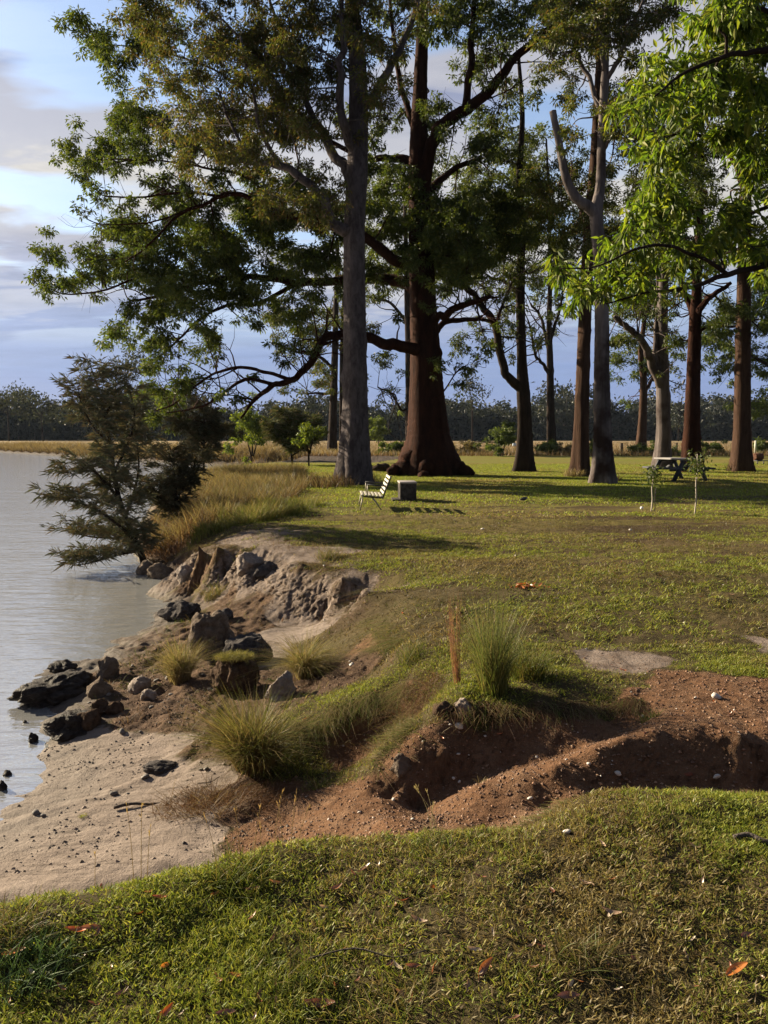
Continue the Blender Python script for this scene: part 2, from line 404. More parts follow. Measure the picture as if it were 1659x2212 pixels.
# ------------------------------------------------------------------ terrain
WATER = -0.9
CTRL = """
0 2212 0 g;400 2212 0 g;829 2212 0 g;1250 2212 0 g;1659 2212 0 g;200 2090 0 g;600 2080 .01 g;1000 2080 .02 g;1400 2080 .02 g;1659 2080 0 g
830 1950 .02 g;1200 1950 .04 g;1500 1950 .04 g;1659 1950 .02 g;500 1950 .01 g;1200 1850 .05 g;1500 1820 .05 g;1659 1800 .02 g;900 1850 .02 g;700 1880 .01 g
0 1952 -.02 g;120 1934 -.02 g;250 1914 -.02 g;370 1887 -.01 g;480 1852 0 g;600 1824 0 g;720 1810 0 g;830 1799 .0 g;930 1790 .02 g;1050 1785 .03 g;1180 1762 .03 g;1235 1730 .03 g;1290 1707 .03 g;1370 1700 .02 g;1500 1707 0 g;1659 1714 -.01 g
0 1930 -.72 s;200 1898 -.72 s;350 1868 -.70 s;100 1850 -.78 s;300 1800 -.75 s;0 1850 -.8 s;440 1790 -.70 s;200 1750 -.80 s;60 1790 -.85 s;0 1800 -.86 s;350 1700 -.75 s;250 1650 -.79 s;120 1660 -.87 s;95 1700 -.885 s;230 1850 -.76 s;150 1700 -.85 s;480 1745 -.70 s;330 1740 -.76 s;180 1800 -.8 s
0 1755 -.9 s;80 1690 -.9 s;88 1630 -.9 s;0 1700 -.97 s;-100 1650 -1.1 s;-120 1800 -.93 s;-300 1850 -.95 s;40 1650 -.98 s
640 1790 -.62 r;700 1770 -.54 r;760 1742 -.46 r;820 1722 -.42 r;900 1600 -.2 r;850 1650 -.32 r;780 1700 -.44 r;700 1740 -.56 r;620 1780 -.68 r;860 1700 -.38 r;845 1750 -.54 r;900 1765 -.58 r;960 1620 -.22 r;900 1680 -.36 r
1350 1594 -.02 r;1290 1615 -.06 r;1200 1652 -.12 r;1120 1672 -.18 r;1030 1692 -.25 r;975 1725 -.34 r;930 1770 -.46 r
1420 1578 0 r;1500 1580 0 r;1600 1592 0 r;1659 1582 0 r
1000 1685 -.40 r;1000 1640 -.30 r;1000 1590 -.19 r;1100 1660 -.34 r;1100 1600 -.20 r;1100 1570 -.13 r;1200 1630 -.25 r;1200 1585 -.15 r;1300 1600 -.17 r;1300 1560 -.10 r;1360 1575 -.10 r;1390 1555 -.08 r
1000 1500 -.01 g;1000 1532 -.06 g;1100 1490 0 g;1100 1532 -.05 g;1200 1490 0 g;1200 1530 -.05 g;1300 1485 0 g;1300 1520 -.04 g;1385 1510 -.01 r;1430 1545 0 r
1500 1550 0 r;1600 1555 0 r;1659 1560 0 r;1450 1535 0 r;1550 1500 0 r;1659 1495 0 r;1480 1480 0 r
1350 1475 0 g;1350 1428 0 c;1300 1430 0 c;1275 1424 0 c;1225 1425 0 g;1225 1445 0 g;1410 1430 0 c;1645 1393 0 c;1560 1425 0 g;1560 1372 0 g;1650 1428 0 g;1655 1368 0 g;1585 1392 0 g;1450 1400 0 g;1200 1380 0 g;1500 1350 0 g;1500 1440 0 g
1200 1330 .0 g;1000 1350 -.02 g;900 1300 0 g;1100 1250 .03 g;1400 1245 .12 g;1600 1270 .06 g;1300 1180 .02 g;1000 1150 0 g;700 1130 0 g;1600 1130 0 g;1500 1180 .05 g;1250 1290 .03 g;850 1180 0 g;600 1130 0 g;500 1130 0 g;1000 1200 0 g;860 1240 0 g
1075 1490 0 g;985 1490 -.02 g;1020 1440 0 g;950 1420 -.03 g;930 1380 -.02 g
640 1560 -.45 g;720 1530 -.38 g;800 1500 -.3 g;880 1478 -.2 g;950 1470 -.08 g;590 1590 -.56 g
850 1540 -.42 r;780 1580 -.52 r;720 1622 -.62 r;650 1650 -.66 g;905 1540 -.33 r;680 1600 -.6 g
960 1525 -.06 g;905 1560 -.16 g;862 1602 -.25 g;805 1650 -.38 g;760 1660 -.66 r;822 1605 -.55 r;860 1572 -.46 r;700 1690 -.62 g;620 1720 -.66 r
760 1440 -.34 d;700 1470 -.48 d;850 1430 -.16 g;720 1400 -.42 g;640 1500 -.54 d;790 1460 -.36 d;820 1445 -.25 g
870 1390 -.05 g;900 1330 -.01 g;800 1340 -.22 g;740 1372 -.4 g;690 1392 -.5 g;840 1360 -.12 g;800 1395 -.28 r
650 1213 0 g;700 1220 0 g;740 1238 0 g;790 1272 0 g;655 1228 -.12 c;700 1240 -.14 c;740 1262 -.14 c;785 1292 -.12 c
640 1335 -.62 c;700 1340 -.62 c;760 1335 -.56 c;790 1326 -.42 c;700 1290 -.34 c;760 1300 -.33 c;650 1275 -.33 c
600 1362 -.66 s;700 1368 -.58 s;620 1420 -.62 s;660 1365 -.63 s;600 1335 -.62 c
625 1218 -.07 c;600 1270 -.36 c;560 1300 -.52 d;540 1240 -.28 c;500 1232 -.33 c;700 1190 0 c;850 1202 0 g;800 1216 0 g;750 1208 0 g;790 1180 0 g;680 1176 0 g;740 1190 0 c;880 1190 0 g;580 1212 -.12 c;560 1195 -.06 c;620 1195 -.02 c;500 1290 -.6 d;560 1260 -.4 c
430 1175 0 g;470 1180 0 g;520 1186 -.02 g;455 1200 -.22 c;510 1205 -.2 c;430 1280 -.78 d;480 1285 -.66 c;410 1290 -.85 d;440 1230 -.45 c;490 1245 -.45 c;425 1190 -.2 c;420 1240 -.55 c
390 1300 -.82 m;340 1325 -.88 m;330 1347 -.9 m;400 1368 -.72 d;450 1400 -.66 d;360 1420 -.72 d;300 1400 -.82 d;230 1420 -.88 m;130 1445 -.9 m;250 1470 -.8 d;350 1500 -.72 d;150 1480 -.83 m;60 1515 -.9 m;120 1560 -.88 m;200 1560 -.8 m;300 1560 -.75 d;400 1560 -.68 d;450 1620 -.67 d;100 1600 -.9 m;180 1605 -.84 s;350 1620 -.74 s;500 1700 -.68 d;420 1735 -.72 r;520 1765 -.7 d;560 1640 -.62 d;560 1560 -.56 d;600 1500 -.56 d;520 1480 -.6 d;480 1540 -.62 d;450 1340 -.72 d;520 1360 -.66 d;560 1340 -.63 d;420 1450 -.68 d;450 1680 -.68 s;280 1600 -.78 s
-150 1500 -1.2 m;0 1600 -1.05 m;0 1450 -1.15 m;100 1380 -1.15 m;200 1330 -1.1 m;300 1290 -1.1 m;250 1240 -1.2 m;0 1300 -1.5 m;-300 1700 -1.4 m;60 1560 -1.0 m
310 1220 -.9 m;350 1217 -.84 m;380 1245 -.86 m;350 1180 -.6 d;400 1168 -.42 d;430 1140 0 g;400 1122 -.2 r;345 1150 -.72 d;470 1100 0 g;600 1080 0 g;380 1195 -.7 d
"""
_cp, _cc = [], []
for tok in CTRL.replace('\n', ';').split(';'):
    q = tok.split()
    if len(q) == 4:
        _cp.append(P(float(q[0]), float(q[1]), float(q[2]))); _cc.append('grscmd'.index(q[3]))
def addc(x, y, z, c): _cp.append(np.array((x, y, z), float)); _cc.append('grscmd'.index(c))
# what lies hidden behind the lip of the near lawn
for u, v in ((0, 1952), (120, 1934), (250, 1914), (370, 1887), (480, 1852)):
    p = P(u, v, 0); addc(p[0], p[1] + .22, -.45, 'r'); addc(p[0] - .03, p[1] + .5, -.68, 's')
for u, v in ((600, 1824), (720, 1810), (830, 1799), (930, 1790), (1050, 1785), (1150, 1772)):
    p = P(u, v, 0); addc(p[0], p[1] + .12, -.16, 'r'); addc(p[0], 3.95, -.30 if u > 800 else -.47, 'r')
for u, y, z in ((1200, 4.05, -.30), (1300, 4.12, -.26), (1380, 4.18, -.24), (1480, 4.2, -.25), (1580, 4.2, -.25), (1680, 4.2, -.25)):
    addc((u - 830) / 1660 * y, y, z, 'r')
for u, y, z in ((960, 4.62, -.42), (1040, 4.62, -.38), (1120, 4.62, -.32), (1200, 4.62, -.25), (1280, 4.62, -.18)):
    addc((u - 830) / 1660 * y, y, z, 'r')
for x, y, z, c in ((-3, 1.5, 0, 'g'), (-3, -1, 0, 'g'), (0, 0, 0, 'g'), (3, -1, 0, 'g'), (4, 2, 0, 'g'), (3.2, 3.6, 0, 'g'), (6, 3.8, 0, 'g'), (3.0, 4.2, -.2, 'r'), (4.2, 4.3, -.12, 'r'),
                   (5.5, 5, 0, 'g'), (6, 8, 0, 'g'), (7, 12, 0, 'g'), (5, 16, 0, 'g'), (0, 17, 0, 'g'), (-2, 17, 0, 'g'), (4, 6, 0, 'g'), (3.2, 4.7, 0, 'r'),
                   (-2.2, 2.55, -.03, 'g'), (-3.2, 2.2, -.05, 'g'), (-2.3, 2.9, -.55, 'r'), (-3.2, 2.7, -.6, 'r'), (-3.2, 3.6, -.85, 's'), (-4, 4.5, -.95, 's'), (-6, 3.5, -1.0, 's'),
                   (-6, 8, -1.7, 'm'), (-6, 13, -1.7, 'm'), (-8, 16, -1.8, 'm'), (-6, 10, -1.7, 'm'), (-9, 6, -1.9, 'm')):
    addc(x, y, z, c)
CPT = np.array(_cp); CCL = np.array(_cc)
# conical-kernel interpolation through the control points
D = np.linalg.norm(CPT[:, None, :2] - CPT[None, :, :2], axis=2)
A = np.zeros((len(CPT) + 3,) * 2)
A[:len(CPT), :len(CPT)] = -D + np.eye(len(CPT)) * 0.008
A[:len(CPT), len(CPT)] = 1; A[:len(CPT), len(CPT) + 1:] = CPT[:, :2]
A[len(CPT):, :len(CPT)] = A[:len(CPT), len(CPT):].T
SOL = np.linalg.solve(A, np.concatenate((CPT[:, 2], np.zeros(3))))

def grow(start, step, ratio, end):
    out, q = [], start
    while q < end:
        step *= ratio; q += step; out.append(q)
    return out
xr = np.arange(-4.3, 4.3, .022)
gx = np.array([-q for q in grow(4.3, .022, 1.06, 850)][::-1] + list(xr) + grow(4.3, .022, 1.06, 850))
gy = np.array(list(np.arange(-8, 1.4, .4)) + list(np.arange(1.4, 6.4, .018)) + list(np.arange(6.4, 13.6, .021)) + list(np.arange(13.6, 15.5, .04)) + grow(15.5, .04, 1.035, 950))
X, Y = np.meshgrid(gx, gy)
Xf, Yf = X.ravel(), Y.ravel()
NV = len(Xf)

near_edge = [P(u, v, WATER)[:2] for u, v in ((0, 1755), (80, 1690), (88, 1630), (100, 1595), (60, 1520), (130, 1442), (230, 1412), (330, 1345), (395, 1275), (310, 1222))]
RIVER = [(-300, -60), (-30, 0), (-8, 3.2), (-4.2, 4.4)] + [tuple(q) for q in near_edge] + \
        [(-5.6, 17), (-6.2, 19), (-7.0, 22.5), (-8.6, 28), (-10.2, 36), (-10.2, 46), (-8.6, 56), (-7.2, 62), (-8.4, 66), (-11.3, 67), (-16.6, 72), (-25, 82), (-31, 90), (-43, 103), (-63, 127), (-115, 175), (-260, 270), (-700, 500), (-700, -60)]
RIVER = np.array(RIVER)
def river_dist(x, y):                       # positive on land
    best = np.full(x.shape, 1e9); inside = np.zeros(x.shape, bool)
    for (ax, ay), (bx, by) in zip(RIVER, np.roll(RIVER, -1, 0)):
        ex, ey = bx - ax, by - ay
        t = np.clip(((x - ax) * ex + (y - ay) * ey) / (ex * ex + ey * ey), 0, 1)
        best = np.minimum(best, np.hypot(x - ax - t * ex, y - ay - t * ey))
        c = ((ay > y) != (by > y)) & (x < (bx - ax) * (y - ay) / (by - ay + 1e-12) + ax)
        inside ^= c
    return np.where(inside, -best, best)
S = river_dist(Xf, Yf)
wob = fbm(Xf, Yf, 2.2, 4, 31) * 1.1
Zan = np.interp(S + wob * np.clip(np.abs(S), 0, 1), [-30, -6, 0, .7, 1.25, 1.9, 3], [-3, -2.4, -.9, -.55, -.1, 0, 0.0])
wN = (1 - sst(14.0, 17.5, Yf)) * (1 - sst(5.0, 8.0, Xf)) * (1 - sst(5.0, 8.5, -Xf)) * sst(.2, 1.0, Yf)
Z = Zan.copy()
idx = np.where(wN > 0)[0]
Wc = np.zeros((NV, 6))
jx = fbm(Xf, Yf, .35, 4, 3) * .34; jy = fbm(Xf, Yf, .35, 4, 9) * .34
for s0 in range(0, len(idx), 20000):
    ii = idx[s0:s0 + 20000]
    px, py = Xf[ii], Yf[ii]
    d = np.hypot(px[:, None] - CPT[None, :, 0], py[:, None] - CPT[None, :, 1])
    z = -d @ SOL[:len(CPT)] + SOL[len(CPT)] + SOL[len(CPT) + 1] * px + SOL[len(CPT) + 2] * py
    Z[ii] = Zan[ii] * (1 - wN[ii]) + np.clip(z, -2, .16) * wN[ii]
    d2 = (px + jx[ii])[:, None] - CPT[None, :, 0], (py + jy[ii])[:, None] - CPT[None, :, 1]
    k = 1.0 / (d2[0] ** 2 + d2[1] ** 2 + .004) ** 1.7
    for c in range(6): Wc[ii, c] = k[:, CCL == c].sum(1)
# classes away from the near bank
far = np.zeros((NV, 6))
far[:, 0] = sst(1.0, 1.7, S + wob * .5); far[:, 1] = sst(-.2, .2, S) * (1 - far[:, 0]); far[:, 4] = (1 - sst(-.2, .2, S)) + .001
fb_ = (S < 9) & (Yf > 50); far[fb_] = (0, 0, 0, 0, 1, 0)  # far bank takes the dark mud colour to stand in for its shade
far[:, 5] += .7 * far[:, 1]; far[:, 1] *= .3
Wc = Wc / (Wc.sum(1, keepdims=True) + 1e-12)
Wc = Wc * wN[:, None] + far * (1 - wN)[:, None]
Wc = Wc ** 1.5
Wc /= Wc.sum(1, keepdims=True)
g_, r_, s_, c_, m_, d_ = Wc.T
slope_amt = np.clip(np.hypot(*np.gradient(Z.reshape(X.shape), gy, gx))[:, :].ravel(), 0, 3)
# relief of each kind of ground
lod = 1 - sst(25, 60, Yf)
Z = Z + g_ * (fbm(Xf, Yf, 1.3, 3, 41) * .07 + fbm(Xf, Yf, .22, 3, 42) * .045 + fbm(Xf, Yf, .07, 2, 43) * .02) * lod * np.where(Yf > -1, 1, .3)
rid = np.abs(fbm(Xf, Yf, .30, 4, 51)) * 2
Z = Z + r_ * ((.3 - rid) * .035 + fbm(Xf, Yf, .10, 3, 52) * .016 + fbm(Xf, Yf, .04, 2, 53) * .012)
Z = Z + s_ * (fbm(Xf * .55 + Yf * .3, Yf * 2.2 - Xf * .7, .42, 4, 61) * .05 + fbm(Xf, Yf, .11, 3, 62) * .022)
rill = np.abs(fbm(Xf * 3.2, Yf * .8, .32, 4, 71)) * 2
Z = Z + c_ * ((.28 - rill) * .12 * np.clip(slope_amt, .15, 1) + fbm(Xf, Yf, .12, 3, 72) * .05 * np.clip(slope_amt + .2, 0, 1))
Z = Z + m_ * (fbm(Xf, Yf, .35, 4, 81) * .12 + fbm(Xf, Yf, .1, 2, 82) * .04)
Z = Z + d_ * ((.3 - np.abs(fbm(Xf, Yf, .42, 4, 83)) * 2) * .12 + fbm(Xf, Yf, .11, 3, 84) * .07)
# driftline of debris across the sand
dl = [P(u, v, -.82)[:2] for u, v in ((0, 1765), (120, 1742), (240, 1718), (330, 1690), (420, 1655))]
dd = np.full(NV, 9.0)
for (ax, ay), (bx, by) in zip(dl[:-1], dl[1:]):
    t = np.clip(((Xf - ax) * (bx - ax) + (Yf - ay) * (by - ay)) / ((bx - ax) ** 2 + (by - ay) ** 2), 0, 1)
    dd = np.minimum(dd, np.hypot(Xf - ax - t * (bx - ax), Yf - ay - t * (by - ay)))
dl_m = np.exp(-(dd / .07) ** 2) * (fbm(Xf, Yf, .12, 3, 91) + .5)
Z = Z + dl_m * .035
ZG = Z.reshape(X.shape)
# crags, ledges and gullies cut into the steep faces
gyy, gxx = np.gradient(ZG, gy, gx)
gm = np.hypot(gxx, gyy).ravel(); stp = sst(.45, 1.3, gm) * (c_ + d_ + .28 * r_ + .3 * g_) * (1 - sst(15, 18, Yf))
ux, uy = gxx.ravel() / (gm + 1e-6), gyy.ravel() / (gm + 1e-6)
along = Xf * uy - Yf * ux
crag = fbm(along, Z * .55, .16, 4, 701) * .16 + fbm(along * .4, Z, .10, 3, 702) * .10 + fbm(along, Z, .045, 2, 703) * .03
XO = Xf - ux * crag * stp; YO = Yf - uy * crag * stp
def bil(G, x, y):
    x = np.asarray(x, float); y = np.asarray(y, float)
    i = np.clip(np.searchsorted(gx, x) - 1, 0, len(gx) - 2); j = np.clip(np.searchsorted(gy, y) - 1, 0, len(gy) - 2)
    fx = (x - gx[i]) / (gx[i + 1] - gx[i]); fy = (y - gy[j]) / (gy[j + 1] - gy[j])
    return (G[j, i] * (1 - fx) + G[j, i + 1] * fx) * (1 - fy) + (G[j + 1, i] * (1 - fx) + G[j + 1, i + 1] * fx) * fy
def HT(x, y): return bil(ZG, x, y)
GRASS = g_.reshape(X.shape); SAND = s_.reshape(X.shape); DIRT = (r_ + .35 * c_ + .8 * d_).reshape(X.shape); SG = S.reshape(X.shape)
def onG(u, v, z=0.0, it=6):                 # the point of the ground seen at (u, v), starting from a guessed height
    for _ in range(it):
        p = P(u, v, z); z = .5 * z + .5 * float(HT(p[0], p[1]))
    p = P(u, v, z); return np.array((p[0], p[1], float(HT(p[0], p[1]))))

def ground_material():
    m, n = new_mat("ground_surface")
    at1 = n.n('ShaderNodeAttribute', attribute_name='tint')
    at2 = n.n('ShaderNodeAttribute', attribute_name='tint2')
    s1 = n.n('ShaderNodeSeparateColor'); n.l(at1.outputs['Color'], s1.inputs[0])
    s2 = n.n('ShaderNodeSeparateColor'); n.l(at2.outputs['Color'], s2.inputs[0])
    fg, fr, fs = s1.outputs; fc, fm, fp = s2.outputs; fd = at2.outputs['Alpha']
    geo = n.n('ShaderNodeNewGeometry'); pos = geo.outputs['Position']
    sp = n.n('ShaderNodeSeparateXYZ'); n.l(pos, sp.inputs[0])
    n1 = n.noise(pos, .55, 5, .6); n2 = n.noise(pos, 4.5, 5, .65); n3 = n.noise(pos, 28, 5, .7); n4 = n.noise(pos, 110, 3, .7)
    nl = n.noise(n.mapping(pos, (.35, 1.1, 1)), .42, 5, .62)
    # turf: olive green, straw and bare brown
    gcol = n.mix(n.ramp(n2, [(.35, 0.0), (.65, 1.0)]), (.085, .075, .020), (.115, .088, .032))
    gcol = n.mix(n.ramp(n3, [(.45, 0.0), (.62, .55)]), gcol, (.06, .042, .024))
    gcol = n.mix(n.ramp(nl, [(.50, 0.0), (.62, .65)]), gcol, (.095, .066, .038))
    far = n.math('MULTIPLY', n.math('SUBTRACT', sp.outputs[1], 15.0), 1 / 14.0, clamp=True)
    gfar = n.mix(n.ramp(nl, [(.42, 0.0), (.62, 1.0)]), (.13, .145, .022), (.165, .125, .036))
    soil = n.mix(n.ramp(n2, [(.35, 0.0), (.65, 1.0)]), (.030, .024, .012), (.060, .046, .026))
    nearf = n.math('SUBTRACT', 1.0, n.math('MULTIPLY', n.math('SUBTRACT', sp.outputs[1], 6.0), 1 / 8.0, clamp=True))
    gcol = n.mix(n.math('MULTIPLY', nearf, .85), gcol, soil)
    gcol = n.mix(n.math('MULTIPLY', far, .75), gcol, gfar)
    rcol = n.mix(n.ramp(n3, [(.3, 0.0), (.7, 1.0)]), (.070, .036, .020), (.155, .084, .048))
    rcol = n.mix(n.ramp(n4, [(.60, 0.0), (.72, .75)]), rcol, (.30, .20, .13))
    rcol = n.mix(n.ramp(n2, [(.48, 0.0), (.66, .5)]), rcol, (.17, .11, .072))
    scol = n.mix(n.ramp(n2, [(.3, 0.0), (.7, 1.0)]), (.185, .148, .126), (.24, .195, .168))
    streak = n.noise(n.mapping(pos, (1.2, 7.0, 3), (0, 0, 0), (0, 0, R(-22))), 3.0, 5, .65)
    scol = n.mix(n.ramp(streak, [(.50, 0.0), (.63, .6)]), scol, (.085, .067, .056))
    ccol = n.mix(n.ramp(n2, [(.35, 0.0), (.65, 1.0)]), (.10, .076, .062), (.20, .162, .142))
    ccol = n.mix(n.ramp(n3, [(.52, 0.0), (.68, .6)]), ccol, (.17, .11, .075))
    mcol = n.mix(n.ramp(n2, [(.35, 0.0), (.65, 1.0)]), (.030, .024, .021), (.085, .064, .052))
    pcol = n.mix(n.ramp(n1, [(.35, 0.0), (.65, 1.0)]), (.225, .165, .10), (.20, .155, .085))
    pat = n.ramp(n.noise(n.mapping(pos, (.30, 1.3, 1), (2.2, 5.1, 0)), .62, 5, .62), [(.505, 0.0), (.57, .95)])
    midf = n.math('MULTIPLY', n.math('MULTIPLY', n.math('SUBTRACT', sp.outputs[1], 6.0), .4, clamp=True), n.math('SUBTRACT', 1.0, n.math('MULTIPLY', n.math('SUBTRACT', sp.outputs[1], 18.0), .1, clamp=True)))
    gcol = n.mix(n.math('MULTIPLY', pat, midf), gcol, (.050, .034, .020))
    c = gcol
    def lay(c, f, col, w=.30):
        ff = n.math('ADD', f, n.math('ADD', n.math('MULTIPLY', n.math('SUBTRACT', n3, .5), .9), n.math('MULTIPLY', n.math('SUBTRACT', n2, .5), .8)))
        return n.mix(n.ramp(ff, [(.5 - w / 2, 0.0), (.5 + w / 2, 1.0)]), c, col)
    c = lay(c, fr, rcol); c = lay(c, fs, scol); c = lay(c, fc, ccol); c = lay(c, fm, mcol)
    dcol = n.mix(n.ramp(n2, [(.35, 0.0), (.65, 1.0)]), (.045, .028, .019), (.115, .074, .050))
    dcol = n.mix(n.ramp(n3, [(.58, 0.0), (.70, .55)]), dcol, (.17, .125, .095))
    c = lay(c, fd, dcol)
    # raw faces: fibrous brown soil shows where the bank is steep
    nz = n.n('ShaderNodeSeparateXYZ'); n.l(geo.outputs['True Normal'], nz.inputs[0])
    stf = n.ramp(nz.outputs[2], [(.45, 1.0), (.80, 0.0)])
    ver = n.noise(n.mapping(pos, (1, 1, .25)), 11.0, 5, .7, .3)
    scol2 = n.mix(n.ramp(ver, [(.38, 0.0), (.62, 1.0)]), (.040, .023, .014), (.15, .095, .062))
    scol2 = n.mix(fc, scol2, n.mix(n.ramp(ver, [(.42, 0.0), (.60, 1.0)]), (.055, .038, .029), (.25, .20, .17)))
    nearm = n.math('LESS_THAN', sp.outputs[1], 20.0)
    c = n.mix(n.math('MULTIPLY', n.math('MULTIPLY', stf, .85), nearm), c, scol2)
    c = n.mix(fp, c, pcol)
    # damp near the water line
    wet = n.ramp(n.math('ADD', sp.outputs[2], n.math('MULTIPLY', n2, .06)), [(0.0, 0.0), (1.0, 1.0)])
    wetf = n.math('MULTIPLY', n.math('SUBTRACT', n.math('ADD', -.80, n.math('MULTIPLY', n2, .06)), sp.outputs[2]), 14.0, clamp=True)
    c = n.mix(n.math('MULTIPLY', wetf, .45), c, (.12, .10, .085))
    bs = n.n('ShaderNodeBsdfPrincipled'); n.l(c, bs.inputs['Base Color'])
    bs.inputs['Specular IOR Level'].default_value = .06
    n.l(n.math('SUBTRACT', .92, n.math('MULTIPLY', wetf, .3)), bs.inputs['Roughness'])
    h = n.math('ADD', n.math('MULTIPLY', n3, 1.0), n.math('MULTIPLY', n4, .45))
    bp = n.n('ShaderNodeBump'); bp.inputs['Strength'].default_value = .9; bp.inputs['Distance'].default_value = .022
    n.l(h, bp.inputs['Height']); n.l(bp.outputs[0], bs.inputs['Normal'])
    o = n.n('ShaderNodeOutputMaterial'); n.l(bs.outputs[0], o.inputs[0])
    return m
padd = sst(72, 78, Yf + fbm(Xf, Yf, 5, 3, 5) * 3) * sst(6.0, 12.0, S)
mb = MB()
ny, nx = X.shape
jj, ii = np.meshgrid(np.arange(ny - 1), np.arange(nx - 1), indexing='ij')
q0 = jj * nx + ii
mb.add(np.stack((XO, YO, Z), 1), None, np.stack((q0, q0 + 1, q0 + nx + 1, q0 + nx), -1).reshape(-1, 4), np.stack((g_, r_, s_), 1))
ground = mb.build("ground", ground_material())
ground['kind'] = 'structure'
at = ground.data.color_attributes.new('tint2', 'FLOAT_COLOR', 'POINT')
at.data.foreach_set('color', np.stack((c_, m_, padd, d_), 1).astype(np.float32).ravel())

# ------------------------------------------------------------------ water
def water_material():
    m, n = new_mat("river_water")
    geo = n.n('ShaderNodeNewGeometry'); pos = geo.outputs['Position']
    sp = n.n('ShaderNodeSeparateXYZ'); n.l(pos, sp.inputs[0])
    w1 = n.noise(n.mapping(pos, (1.0, 3.4, 1), (0, 0, 0), (0, 0, R(8))), 1.9, 4, .55, .3)
    w2 = n.noise(n.mapping(pos, (.25, .9, 1)), 1.0, 3, .5)
    fade = n.ramp(n.math('DIVIDE', sp.outputs[1], 60.0), [(.08, .35), (.2, 1.0), (1.0, .8)])
    bs = n.n('ShaderNodeBsdfPrincipled')
    bs.inputs['Base Color'].default_value = (.19, .19, .19, 1)
    bs.inputs['Roughness'].default_value = .07
    bs.inputs['IOR'].default_value = 5.0
    bp = n.n('ShaderNodeBump'); bp.inputs['Distance'].default_value = .05
    n.l(n.math('MULTIPLY', fade, .9), bp.inputs['Strength'])
    n.l(n.math('ADD', n.math('MULTIPLY', w1, .8), w2), bp.inputs['Height']); n.l(bp.outputs[0], bs.inputs['Normal'])
    o = n.n('ShaderNodeOutputMaterial'); n.l(bs.outputs[0], o.inputs[0])
    return m
mb = MB()
wx = np.array([-840, -300, -60, -20, 0, 6]); wy = np.array([-7.5, 0, 8, 20, 60, 150, 400, 900])
WX, WY = np.meshgrid(wx, wy); k = len(wx)
jj, ii = np.meshgrid(np.arange(len(wy) - 1), np.arange(k - 1), indexing='ij'); q0 = jj * k + ii
mb.add(np.stack((WX.ravel(), WY.ravel(), np.full(WX.size, WATER)), 1), None, np.stack((q0, q0 + 1, q0 + k + 1, q0 + k), -1).reshape(-1, 4))
water = mb.build("river_water", water_material()); water['kind'] = 'structure'
# ------------------------------------------------------------------ trees
def pick(cols, N, jit=.25):
    cols = np.array(cols, float)
    c = cols[rng.integers(0, len(cols), N)]
    return c * (1 + jit * (rng.random((N, 1)) * 2 - 1))
BARK_GREY = bark_mat("grey_bark", (.05, .041, .042), (.125, .105, .105), 2.6, 1.0, .42)
BARK_RED = bark_mat("red_fibrous_bark", (.018, .008, .006), (.045, .019, .012), 2.4, 1.0, .22)
BARK_BROWN = bark_mat("brown_bark", (.035, .02, .015), (.075, .045, .032), 2.6, .9, .15)
BARK_DARK = bark_mat("dark_bark", (.02, .015, .013), (.045, .033, .027), 2.6, .7, .2)
BARK_PEEL = bark_mat("peeling_pale_bark", (.07, .058, .056), (.20, .17, .165), 1.6, 1.0, .12, (.035, .02, .016))
LEAF = leaf_mat("tree_leaves", .43, .02)
LEAF_BRIGHT = leaf_mat("sunlit_gum_leaves", .5, .018, .5, (1.12, 1.25, .5))
G_DARK = [(.042, .062, .014), (.058, .076, .016), (.075, .088, .018), (.034, .050, .015)]
G_OLIVE = [(.072, .085, .018), (.060, .074, .016), (.085, .082, .020), (.05, .058, .018), (.10, .068, .028)]
G_MID = [(.040, .065, .016), (.055, .085, .018), (.07, .09, .02)]
G_BRIGHT = [(.115, .155, .018), (.15, .185, .022), (.075, .11, .016), (.18, .185, .027), (.055, .085, .015)]

